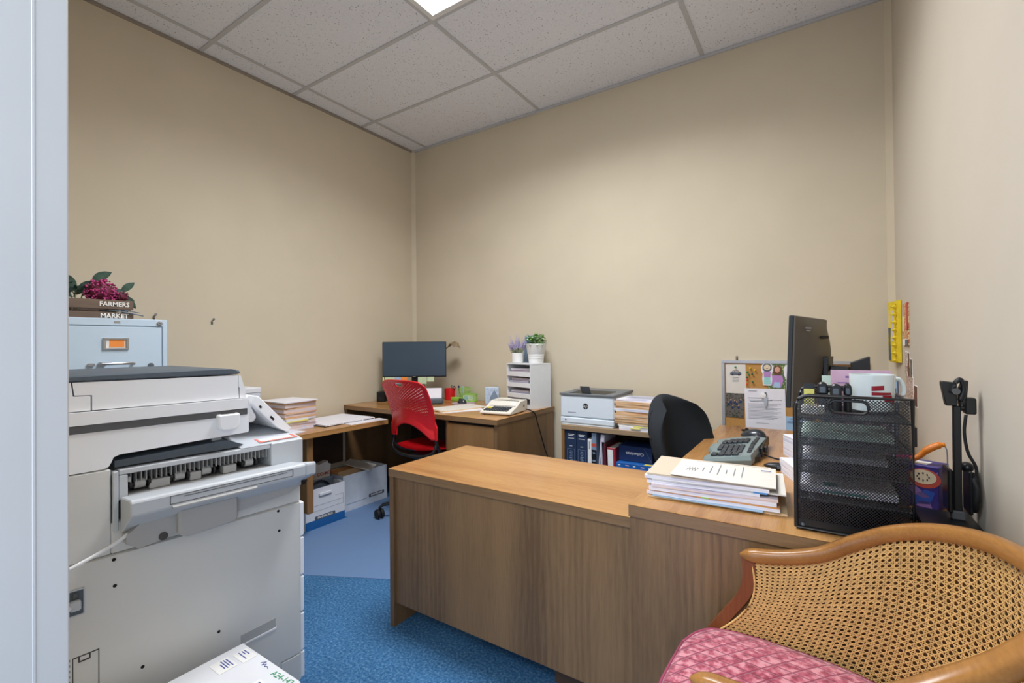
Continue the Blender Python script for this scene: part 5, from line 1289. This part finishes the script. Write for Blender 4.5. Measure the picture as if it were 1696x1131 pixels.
def in_side(x, z, hole=True):
    if x < r0 and z > OZ - r0 and math.hypot(x - r0, z - OZ + r0) > r0: return False
    return not (hole and stadium(x, z, HX, HZ, HWD, HR))
for y, nm in ((0, 'near_side'), (od, 'far_side')):
    pth = [(0, y, .006), (0, y, OZ - r0)] + [(r0 - r0 * math.cos(a), y, OZ - r0 + r0 * math.sin(a)) for a in (R(22), R(45), R(68))] + [(r0, y, OZ), (ow, y, OZ), (ow, y, .006), (0, y, .006)]
    b = new(); tube(b, pth, .0052, 8); p = add(nm + '_frame', b, 'blackm', t, smooth=.8)
    add('wire_mesh', mesh_fill(in_side, .004, ow - .004, .004, OZ - .004, lambda a, c, o, y=y: (a, y + o, c)), 'blackm', p, kind='stuff')
    b = new(); tube(b, [(HX + (HWD - HR) * (1 if math.cos(a) > 0 else -1) * (abs(math.cos(a)) > .001) + HR * math.cos(a), y, HZ + HR * math.sin(a)) for a in [2 * PI * k / 24 + .001 for k in range(25)]], .0035, 7); add('handle_rim', b, 'blackm', p, smooth=.8)
    add('side_rail', box(.004, ow - .004, y - .001, y + .001, .012, .028), 'blackm', p)
    for z in (.015, .275): b = new(); sphere(b, (.014, y - .004, z), .0048, 1); add('screw', b, 'charcoal', p)
# back (wall side) panel
b = new(); tube(b, [(ow, 0, OZ - .012), (ow, od, OZ - .012)], .004, 6); add('back_bar', b, 'blackm', t)
add('back_mesh', mesh_fill(lambda a, c: True, .004, od - .004, .004, OZ - .015, lambda a, c, o: (ow + o, a, c)), 'blackm', t, kind='stuff')
TZ = [.012, .080, .148, .216, .284]
for z in TZ:
    b = new(); tube(b, [(.004, .004, z), (ow - .004, .004, z), (ow - .004, od - .004, z), (.004, od - .004, z), (.004, .004, z)], .003, 6); tube(b, [(.004, .004, z + .016), (.004, od - .004, z + .016)], .0025, 6)
    p = add('tray', b, 'blackm', t)
    add('wire_mesh', mesh_fill(lambda a, c: True, .006, ow - .006, .006, od - .006, lambda a, c, o, z=z: (a, c, z + o), .0056, .0032), 'blackm', p, kind='stuff')
for x in (.03, .2):
    for y in (.01, od - .01): add('foot', box(x - .008, x + .008, y - .006, y + .006, -.0, .008), 'rubber', t)
add('side_clip', box(ow + .004, ow + .010, .02, .05, .23, .275, .001), 'blackm', t)
g = 'papers in the mesh organizer trays'
def tray_paper(label, k, rows, x=.108, y=.15):
    z = Bz + TZ[k] + .005
    for (w_, d_, h_, mt, dx, dy, rz, cat) in rows:
        o = add('tray_papers', slab(w_, d_, h_, 0), mt, None, (OX0 + x + dx, OY0 + y + dy, z), (0, 0, R(rz))); tag(o, label, cat, g); z += h_ + .0006
tray_paper('white forms with green print in the second lowest tray of the mesh organizer', 1, [(.20, .235, .018, 'edge_w', 0, .02, 0, 'papers')])
tray_paper('upper slips in the second lowest tray of the mesh organizer', 1, [(.17, .26, .006, 'paper', -.01, .0, 2, 'papers')], .108, .15) if False else None
o = [x for x in bpy.data.objects if x.name.startswith('tray_papers')][-1]
add('print', box(-.05, -.02, -.11, -.07, .0182, .0186), 'teal', o)
add('print', box(-.05, .04, -.1182, -.1172, .003, .008), 'teal', o)
tray_paper('grey white sheets in the middle tray of the mesh organizer', 2, [(.185, .16, .016, 'edge_w', -.004, .055, 0, 'papers')])
tray_paper('mint green forms in the second highest tray of the mesh organizer', 3, [(.195, .205, .014, 'mint', .0, .035, 0, 'papers')])
tray_paper('white sheets on the mint forms in the mesh organizer', 3, [(.12, .22, .006, 'paper', -.03, .01, 3, 'papers')], .108, .152) if False else None
tray_paper('grey papers in the lowest tray of the mesh organizer', 0, [(.17, .08, .006, 'paper_p', .0, .10, 2, 'papers')])
TT = Bz + TZ[4] + .0045
# mug
t = thing('mug', 'large white mug with a dark red emblem in the top mesh tray', 'mug', (.121, 1.575, TT), R(-10))
b = new(); lathe(b, [(.040, 0), (.046, .004), (.049, .05), (.050, .098), (.0475, .0985), (.046, .09), (.044, .01), (0, .008)], 32, cap=False); b2 = b; add('cup', b, 'mugw', t, smooth=.7)
b = new(); tube(b, catmull([(.047, 0, .082), (.066, -.0, .084), (.076, 0, .060), (.070, 0, .034), (.047, 0, .022)], 6), .006, 8); add('handle', b, 'mugw', t, (0, 0, 0), (0, 0, R(34)), 3.2)
def on_mug(a, z): return (.0502 * math.sin(a), -.0502 * math.cos(a), z)
def mugpatch(a0, a1, za0, za1, zb0, zb1):
    b = new(); n = 5
    for k in range(n):
        f0, f1 = k / n, (k + 1) / n; A0, A1 = a0 + (a1 - a0) * f0, a0 + (a1 - a0) * f1
        quad(b, on_mug(A0, za0 + (zb0 - za0) * f0), on_mug(A1, za0 + (zb0 - za0) * f1), on_mug(A1, za1 + (zb1 - za1) * f1), on_mug(A0, za1 + (zb1 - za1) * f0))
    return b
for a in ((.08, .62, .057, .070, .060, .072), (.08, 1.0, .046, .0545, .048, .0535), (.55, 1.05, .036, .0465, .034, .0465), (.62, 1.0, .031, .0365, .029, .0345), (1.02, 1.22, .022, .033, .023, .034)): add('emblem', mugpatch(*a), 'mug_red', t)
# staplers and slips standing in the top tray
def stapler(label, x, y, w_, h, tilt):
    t = thing('stapler', label, 'stapler', (x, y, TT), rot=(R(tilt), 0, 0))
    b = new(); prism(b, rrect(w_, .03, .010, 3), 'z', .0, h * .55, .003); add('base', b, 'black', t)
    b = new(); prism(b, [(-w_ / 2, h * .56), (w_ / 2, h * .56), (w_ / 2, h * .85), (w_ * .3, h * .97), (0, h), (-w_ * .3, h * .97), (-w_ / 2, h * .85)], 'y', -.014, .014, .004); add('head', b, 'blackm', t, smooth=.6)
    add('face_plate', box(-w_ * .28, w_ * .28, -.0155, -.013, h * .62, h * .84, .002), 'charcoal', t)
stapler('first black stapler from the left, upright in the top mesh tray', .010, 1.53, .026, .078, 0)
stapler('second black stapler from the left, upright in the top mesh tray', .039, 1.505, .026, .076, 0)
stapler('third black stapler, nearest the mug in the top mesh tray', .0655, 1.52, .018, .077, 0)
t = thing('note_pad', 'yellow memo pad standing behind the staplers in the top mesh tray', 'note pad', (-.022, 1.60, TT))
add('pad', box(-.013, .013, -.003, .003, 0, .050), 'yellow_note', t); add('backing', box(-.0135, .0135, .003, .0045, 0, .066), 'black', t)
t = thing('tape_roll', 'white tape roll lying at the left of the top mesh tray', 'tape', (-.012, 1.46, TT))
b = new(); lathe(b, [(.014, 0), (.026, 0), (.026, .019), (.014, .019)], 20, cap=False); add('roll', b, 'white_card', t, smooth=.6)
b = new(); lathe(b, [(.012, .001), (.014, .001), (.014, .018), (.012, .018)], 20, cap=False); add('core', b, 'manila', t, smooth=.6)
# upright sheets in a rack behind the organizer
t = thing('file_rack', 'black upright file rack hidden behind the mesh organizer', 'file rack', (.082, 1.755, Bz))
add('base', box(-.10, .10, -.045, .045, 0, .008, .002), 'blackm', t)
for y in (-.045, -.015, .015, .045):
    b = new(); tube(b, [(-.095, y, .006), (-.095, y, .14), (.095, y, .14), (.095, y, .006)], .003, 6); add('divider', b, 'blackm', t)
def upright(name, label, cat, x0, x1, z1, y, mt):
    o = add(name, box(x0, x1, y, y + .0025, Bz + .0085, z1), mt); tag(o, label, cat, None); return o
o = upright('form', 'pink form standing upright behind the white mug', 'papers', .033, .178, 1.124, 1.738, 'pink')
add('print', lines([(.07 + .03 * k, .09 + .03 * k, 1.103, .006) for k in range(3)] + [(.05, .14, 1.085, .003)]), 'mauve_p', o, (0, 1.7376, 0), (R(90), 0, 0))
upright('form', 'mint green slip standing upright left of the pink form', 'papers', .010, .055, 1.104, 1.768, 'mint')
o = upright('file_folder', 'pale blue folder standing upright at the right of the pink form', 'folder', .150, .197, 1.105, 1.782, 'bluep'); add('edge', box(.197, .1995, 1.782, 1.7845, Bz + .0085, 1.10), 'dnavy', o)

# ------------------------------------------------------------------ right end of the desk
t = thing('tissue_box', 'dark purple tissue carton with fruit print on the main desk', 'tissue box', (.277, 1.727, Bz), R(-24))
bw_ = .105
add('carton', box(-bw_, 0, 0, bw_ - .02, 0, .122, .0015), 'purple', t)
fr = [('fig_r', .034, (-.032, .086), .8), ('fig_c', .027, (-.034, .090), .75)]
for i, (mt, r, (x, z), k) in enumerate(fr):
    b = new(); prism(b, [(x + r * math.cos(a) * 1.1, z + r * k * math.sin(a)) for a in [2 * PI * q / 20 for q in range(20)]], 'y', -.0004 - .0003 * i, .0); add('print', b, mt, t)
b = new()
for q in range(8): a = 2 * PI * q / 8; bx(b, -.034 + .013 * math.cos(a) - .0015, -.034 + .013 * math.cos(a) + .0015, -.0010, -.0006, .090 + .010 * math.sin(a) - .0025, .090 + .010 * math.sin(a) + .0025)
add('seed_print', b, 'ink', t)
for mt, pts in (('mauve_p', [(-.085, .072), (-.05, .06), (-.02, .035), (-.035, .03), (-.065, .042)]), ('blue_pr', [(-.06, .03), (-.03, .055), (-.008, .05), (-.02, .015), (-.05, .01)]), ('mauve_p', [(-.05, .005), (-.015, .005), (-.02, .022), (-.045, .02)]), ('blue_pr', [(-.1, .05), (-.08, .04), (-.08, .01), (-.1, .005)]), ('mauve_p', [(-.01, .10), (-.002, .11), (-.002, .07), (-.008, .075)])):
    b = new(); prism(b, pts, 'y', -.0003, 0); add('leaf_print', b, mt, t)
add('top_window', box(-.085, -.03, .015, .06, .122, .1228), 'white_card', t)
t = thing('scissors', 'orange handled tool resting on the purple tissue carton', 'scissors', (.245, 1.765, .8585), R(0))
b = new(); tube(b, catmull([(-.022, 0, .008), (-.005, 0, .018), (.015, .0, .040), (.038, 0, .055), (.052, 0, .058)], 5), [.006] + [.010] * 8 + [.012] * 8 + [.008] * 4, 8, flat=.8); add('handle', b, 'orange', t, smooth=3.2)
b = new(); tube(b, catmull([(.050, 0, .056), (.056, 0, .04), (.058, .004, -.02), (.060, .0, -.10)], 5), .0016, 5); add('cord', b, 'ink_grey', t)
b = new(); tube(b, [(-.022, 0, .008), (-.06, .004, .004)], [.006, .003], 6); add('tip', b, 'steel', t)
t = thing('highlighter', 'hot pink marker cap beside the orange handle on the purple carton', 'marker', (.222, 1.775, .8585))
b = new(); tube(b, [(-.03, .012, .010), (.008, .0, .012)], .011, 8); add('barrel', b, 'hotpink', t, smooth=.8); b = new(); tube(b, [(-.008, .004, .018), (-.012, .004, .038)], [.006, .003], 7); add('cap', b, 'white_card', t)
# black stand with clamp
t = thing('clip_stand', 'black desk stand with a clamp head and folded panels at the right wall', 'stand', (.30, 1.645, Bz))
add('base', box(-.085, .035, -.07, .06, 0, .012, .003), 'black', t); add('base_tray', box(-.112, -.085, -.03, .05, 0, .008, .002), 'black', t)
add('pole', box(-.008, .008, -.008, .008, .012, .306, .002), 'black', t)
add('socket', box(-.014, .014, -.014, .014, .012, .035, .003), 'strip', t)
b = new(); prism(b, [(-.022, .306), (.0, .306), (.0, .366), (-.030, .370), (-.030, .36)], 'y', -.012, .012, .002); add('clamp_jaw', b, 'black', t)
b = new(); prism(b, [(.004, .306), (.018, .315), (.022, .372), (.012, .372), (.004, .35)], 'y', -.012, .012, .002); add('clamp_jaw', b, 'black', t)
b = new(); tube(b, catmull([(-.012, -.014, .34), (-.004, -.016, .366), (.006, -.016, .375), (.012, -.014, .35), (.004, -.014, .32)], 5), .0055, 8); add('clamp_lever', b, 'black', t, smooth=3.2)
b = new(); lathe(b, [(.008, -.012), (.008, .012)], 12); add('pivot', b, 'strip', t, (-.004, -.014, .345), (R(90), 0, 0))
add('adapter', box(.014, .036, -.014, .014, .286, .328, .003), 'black', t)
b = new(); tube(b, [(.004, 0, .300), (.02, 0, .30)], .007, 8); add('arm', b, 'black', t)
for x0, x1 in ((-.022, -.012), (-.010, -.009), (.018, .026)):
    if x1 - x0 > .003: add('folded_panel', box(x0, x1, -.02, .045, .03, .142, .003), 'black', t)
b = new(); tube(b, catmull([(.016, -.012, .285), (.012, -.014, .24), (.018, -.014, .19), (.032, -.014, .155), (.034, -.012, .125)], 6), .0036, 7); add('cable', b, 'rubber', t, smooth=3.2)
b = new(); tube(b, [(.030, .03 * math.cos(a) + .0, .085 + .045 * math.sin(a)) for a in [2 * PI * k / 16 for k in range(17)]], .007, 8); add('cable_coil', b, 'rubber', t, smooth=3.2)
b = new(); sphere(b, (.022, .02, .145), .014, 2, 1, 1.4, 1); add('knob', b, 'black', t, smooth=3.2)

# ------------------------------------------------------------------ things taped to the right wall
def wallcraft(name, label, cat, y0, y1, z0, z1, th, mt, warp=0.0):
    t = thing(name, label, cat, (WX1, (y0 + y1) / 2, (z0 + z1) / 2)); hy_, hz = (y1 - y0) / 2, (z1 - z0) / 2
    b = new(); prism(b, [(-th, -hz), (-th - warp, -hz * .3), (-th, hz * .4), (-th - warp * .5, hz), (-.0005, hz), (-.0005, -hz)], 'y', -hy_, hy_); return t, add('sheet', b, mt, t), hy_, hz
t, o, hy_, hz = wallcraft('wall_craft', 'yellow foam craft strip hanging near the room corner', 'craft', 2.93, 3.11, 1.105, 1.412, .006, 'craft_y', .004)
t.rotation_euler = (0, 0, R(8)); t.location.x -= .014
b = new()
for k in range(8):
    z = hz * .9 - k * hz * .25; tube(b, [(-.011, -hy_ + .05, z), (-.017, -hy_ + .055, z - .014), (-.010, -hy_ + .05, z - .026)], [.004, .014, .003], 6)
add('star_trim', b, 'yellow', t)
add('glued_strip', box(-.012, -.006, .05, .075, -hz * .95, .02), 'charcoal', t); add('glued_strip', box(-.0115, -.006, .012, .03, -.05, hz * .7), 'paper_p', t)
t, o, hy_, hz = wallcraft('wall_craft', 'tall printed craft card hanging just right of the yellow strip', 'craft', 2.715, 2.865, 1.19, 1.385, .004, 'craft_r', .003)
add('white_trim', box(-.008, -.004, -hy_ + .01, hy_ - .01, -hz, -hz + .03), 'white_card', t); add('dark_trim', box(-.0085, -.004, -hy_, -hy_ + .06, -hz, -hz + .028), 'charcoal', t); add('yellow_trim', box(-.008, -.004, hy_ - .05, hy_ - .01, -.03, hz * .4), 'yellow_note', t); add('red_trim', box(-.008, -.004, -hy_, -hy_ + .03, -.03, hz), 'fig_r', t)
for lab, y0, y1, z0, z1, mt in (('upper left small photo with a violet edge under the crafts', 2.775, 2.83, 1.055, 1.16, 'photo_b'), ('narrow brown photo card between two small wall photos', 2.715, 2.755, 1.05, 1.155, 'hair'), ('upper right small photo on the wall under the crafts', 2.65, 2.70, 1.045, 1.13, 'photo_t'), ('larger portrait photo lowest in the wall cluster', 2.63, 2.82, .95, 1.05, 'photo_b'), ('dark edged card at the lower right of the wall cluster', 2.53, 2.60, .935, 1.02, 'hair')):
    t, o, hy_, hz = wallcraft('wall_photo', lab, 'photo', y0, y1, z0, z1, .002, mt, .003)
    add('mount', box(-.0018, -.0004, -hy_ - .004, hy_ + .004, -hz - .004, hz + .004), 'white_card', t)

# ------------------------------------------------------------------ cane armchair
AY = 1.02
A_ = thing('cane_armchair', 'honey oak barrel armchair with cane back and pink quilted seat', 'armchair', (0, AY, 0))
half = [(-.17, .280, .690), (-.08, .283, .703), (0, .281, .730), (.06, .273, .772), (.13, .250, .818), (.20, .203, .850), (.258, .118, .868), (.286, 0, .868)]
rail = half + [(.258, -.118, .852), (.20, -.198, .830), (.13, -.245, .800), (.06, -.266, .762), (0, -.274, .728), (-.08, -.274, .712), (-.17, -.268, .708)]
RP = catmull(rail, 8)
def sweep(bm, P, w_, h, n=12, taper=None):
    rings = []
    for i, p in enumerate(P):
        d = (P[min(i + 1, len(P) - 1)] - P[max(i - 1, 0)]).normalized()
        side = Vector((-d.y, d.x, 0)).normalized(); up = d.cross(side)
        if up.z < 0: up = -up
        k = taper(i / (len(P) - 1)) if taper else 1
        rings.append([bm.verts.new(p + side * (w_ * k * math.copysign(abs(math.cos(a)) ** .6, math.cos(a))) + up * (h * k * math.copysign(abs(math.sin(a)) ** .6, math.sin(a)))) for a in [2 * PI * q / n + .2 for q in range(n)]])
    for a, c in zip(rings, rings[1:]):
        for k in range(n): bm.faces.new((a[k], a[(k + 1) % n], c[(k + 1) % n], c[k]))
    bm.faces.new(rings[0][::-1]); bm.faces.new(rings[-1])
cl = lambda f: min(1, .22 + math.sqrt(max(0, 26 * min(f, 1 - f))))
b = new(); sweep(b, [Vector((p.x, p.y, p.z - .016)) for p in RP], .016, .016, 12, cl); add('top_rail', b, 'chairwood', A_, smooth=.9)
for s in (1, -1):
    b = new(); pth = catmull([(-.150, s * .279, .672), (-.148, s * .279, .62), (-.162, s * .279, .572), (-.198, s * .278, .516), (-.238, s * .272, .455), (-.25, s * .27, .40)], 6)
    sweep2 = []
    for p in pth: sweep2.append([b.verts.new((p.x + a, p.y + c, p.z)) for a, c in ((-.017, -.004 * s - .010 * (s < 0)), (.013, -.004 * s - .010 * (s < 0)), (.013, .004 * (s < 0) + .014 * (s > 0)), (-.017, .004 * (s < 0) + .014 * (s > 0)))])
    for A1, A2 in zip(sweep2, sweep2[1:]):
        for k in range(4): b.faces.new((A1[k], A1[(k + 1) % 4], A2[(k + 1) % 4], A2[k]))
    b.faces.new(sweep2[0][::-1]); b.faces.new(sweep2[-1]); add('arm_post', b, 'chairpost', A_, smooth=.7)
# seat frame: U-shaped in plan
def seat_plan(k=1.0):
    pts = [(-.255, .262), (-.10, .266), (.05, .255), (.15, .20), (.215, .10), (.232, 0)]
    full = pts + [(x, -y) for x, y in pts[-2::-1]]
    return [(x * k, y * k) for x, y in full]
SPc = catmull([(x, y, .43) for x, y in seat_plan()], 6)
b = new(); prism(b, [(p.x, p.y) for p in SPc], 'z', .385, .44, .004); add('seat_frame', b, 'chairwood', A_)
for (x, y) in ((-.235, .245), (-.235, -.245), (.15, .19), (.15, -.19)):
    b = new(); s = 1 if x < 0 else -1
    tube(b, catmull([(x, y, .39), (x - .004 * s, y, .25), (x - .012 * s, y * 1.0, .10), (x - .03 * s, y * 1.02, .0)], 5), [.022] * 5 + [.019] * 5 + [.015] * 5 + [.013], 8); add('leg', b, 'chairpost', A_, smooth=.8)
# cane: woven strands, inner and outer layer
NT_ = 160
def resample(P, n):
    L = [0]
    for a, c in zip(P, P[1:]): L.append(L[-1] + (c - a).length)
    out = []; j = 0
    for i in range(n + 1):
        t_ = L[-1] * i / n
        while j < len(L) - 2 and L[j + 1] < t_: j += 1
        f = (t_ - L[j]) / max(1e-9, L[j + 1] - L[j]); out.append(P[j].lerp(P[j + 1], max(0, min(1, f))))
    return out, L[-1]
topc, LT_ = resample([Vector((p.x, p.y, p.z - .030)) for p in RP if p.x > -.149 or True], NT_)
i0 = next(i for i, p in enumerate(topc) if p.x > -.150); topc, LT_ = resample(topc[i0:len(topc) - i0], NT_)
botc, LB_ = resample([Vector((p.x * 1.0 + .012, p.y * 1.01, .455)) for p in SPc], NT_)
def surf(t_, v, off):
    """t_ 0..1 along the back, v 0..1 seat to rail"""
    f = max(0, min(NT_ - 1e-6, t_ * NT_)); i = int(f); f -= i
    T = topc[i].lerp(topc[i + 1], f); B_ = botc[i].lerp(botc[i + 1], f)
    p = B_.lerp(T, v)
    e = max(0, 1 - min(t_, 1 - t_) / .10)
    s = math.sin(PI * min(1, max(0, v)))
    p.x += e * (.045 * s - .022 * (1 - v) * 0) + 0
    p.x += .012 * s * (1 - e)
    q = Vector((p.x - .0, p.y, 0)); q = q.normalized() if q.length > .01 else Vector((1, 0, 0))
    return p + q * off
HV = .385; LEN = (LT_ + LB_) / 2
PITCH = .0138
nU, nV = int(LEN / PITCH), int(HV / PITCH)
def strand(bm, pts, wv, off):
    P = [surf(t_, v, off) for t_, v in pts]; n = len(P); prev = None
    for i, p in enumerate(P):
        d = P[min(i + 1, n - 1)] - P[max(i - 1, 0)]
        if d.length < 1e-7: continue
        nrm = Vector((p.x, p.y, 0.0)).normalized(); s = d.cross(nrm).normalized() * (wv / 2)
        cur = (bm.verts.new(p - s), bm.verts.new(p - nrm * .0007), bm.verts.new(p + s))
        if prev: bm.faces.new((prev[0], prev[1], cur[1], cur[0])); bm.faces.new((prev[1], prev[2], cur[2], cur[1]))
        prev = cur
def weave(off, mt, kind):
    b = new(); W2 = .0018
    for i in range(nU + 1):
        for q in (-.16, .16):
            t_ = (i + q) / nU
            if 0 <= t_ <= 1: strand(b, [(t_, k / 10) for k in range(11)], W2, off)
    for j in range(nV + 1):
        for q in (-.16, .16):
            v = (j + q) / nV
            if 0 <= v <= 1: strand(b, [(k / 72, v) for k in range(73)], W2, off - .0006)
    for sg in (1, -1):
        for c in range(-nV - 1, nU + nV + 2):
            pts = []
            for k in range(nV + 1):
                u = c + .5 + sg * k + 0.0
                if 0 <= u <= nU: pts.append((u / nU, min(1, (k + .0) / nV)))
            if len(pts) > 1: strand(b, pts, .0021, off - .0013)
    add('cane_panel', b, mt, A_, smooth=3.2, kind='stuff')
weave(-.001, 'cane', 0); weave(.020, 'cane_o', 1)
b = new()
tube(b, [surf(k / 120, 1.0, -.003) for k in range(121)], .0026, 6); tube(b, [surf(k / 120, .0, -.003) for k in range(121)], .0026, 6); tube(b, [surf(.0, k / 12, -.003) for k in range(13)], .0026, 6); tube(b, [surf(1, k / 12, -.003) for k in range(13)], .0026, 6)
add('cane_binding', b, 'cane', A_, smooth=3.2)
# cushion
cp_ = [(-.280, .15), (-.256, .212), (-.212, .248), (-.10, .258), (.05, .238), (.145, .185), (.20, .09), (.215, 0)]
cpl = catmull([(x, y, 0) for x, y in cp_ + [(x, -y) for x, y in cp_[-2::-1]]], 5)
cpl = cpl + [Vector((-.284, -.075, 0)), Vector((-.287, 0, 0)), Vector((-.284, .075, 0))]
b = new(); rows = []
cc = Vector((-.04, 0, 0))
for k, z in ((1.0, .44), (1.02, .452), (1.025, .468), (1.012, .482), (.97, .491), (.88, .497), (.70, .502), (.45, .505), (.2, .506)):
    rows.append([b.verts.new(cc + (p - cc) * k + Vector((0, 0, z))) for p in cpl])
for A1, A2 in zip(rows, rows[1:]):
    for k in range(len(cpl)): b.faces.new((A1[k], A1[(k + 1) % len(cpl)], A2[(k + 1) % len(cpl)], A2[k]))
b.faces.new(rows[0][::-1]); b.faces.new(rows[-1]); cu_ = add('seat_cushion', b, 'quilt', A_, smooth=1.2)
b = new(); pl_ = [cc + (p - cc) * 1.012 + Vector((0, 0, .483)) for p in cpl]; tube(b, pl_ + [pl_[0]], .0035, 6); add('piping', b, 'piping', cu_, smooth=3.2)

# ------------------------------------------------------------------ under the front desk
t = thing('foot_rest', 'low dark wooden footrest under the front desk wing', 'footrest', (-1.16, 1.53, 0))
add('top', box(0, .34, .0, .22, .085, .105, .003), 'maroon', t)
for x in (.0, .31):
    b = new(); prism(b, [(0, 0), (.03, 0), (.05, .085), (.0, .085)], 'y', .01, .21); add('leg', b, 'dark_in', t, (x, 0, 0))
t = thing('open_box', 'brown open box of white papers on the floor below the front desk', 'box', (-.80, 1.475, 0))
for a in ((0, .30, 0, .006), (0, .30, .25, .256)): add('side_wall', box(a[0], a[1], a[2], a[3], 0, .095), 'dark_in', t)
for a in ((0, .006), (.294, .30)): add('side_wall', box(a[0], a[1], .006, .25, 0, .095), 'dark_in', t)
add('bottom', box(.006, .294, .006, .25, 0, .006), 'dark_in', t)
for k in range(2): o = add('paper_sheaf', slab(.21, .22, .035), 'edge_w', None, (-.665, 1.60, .008 + .036 * k), (0, 0, R(4 * k - 3))); tag(o, ('lower white paper sheaf in the brown open box on the floor', 'top white paper sheaf in the brown open box on the floor')[k], 'papers')
o = add('paper_scrap', box(-.01, .01, -.006, .006, 0, .001), 'white_card', None, (-.985, 1.335, .0), (0, 0, R(-40))); tag(o, 'tiny white paper scrap on the blue carpet by the front desk', 'paper scrap')
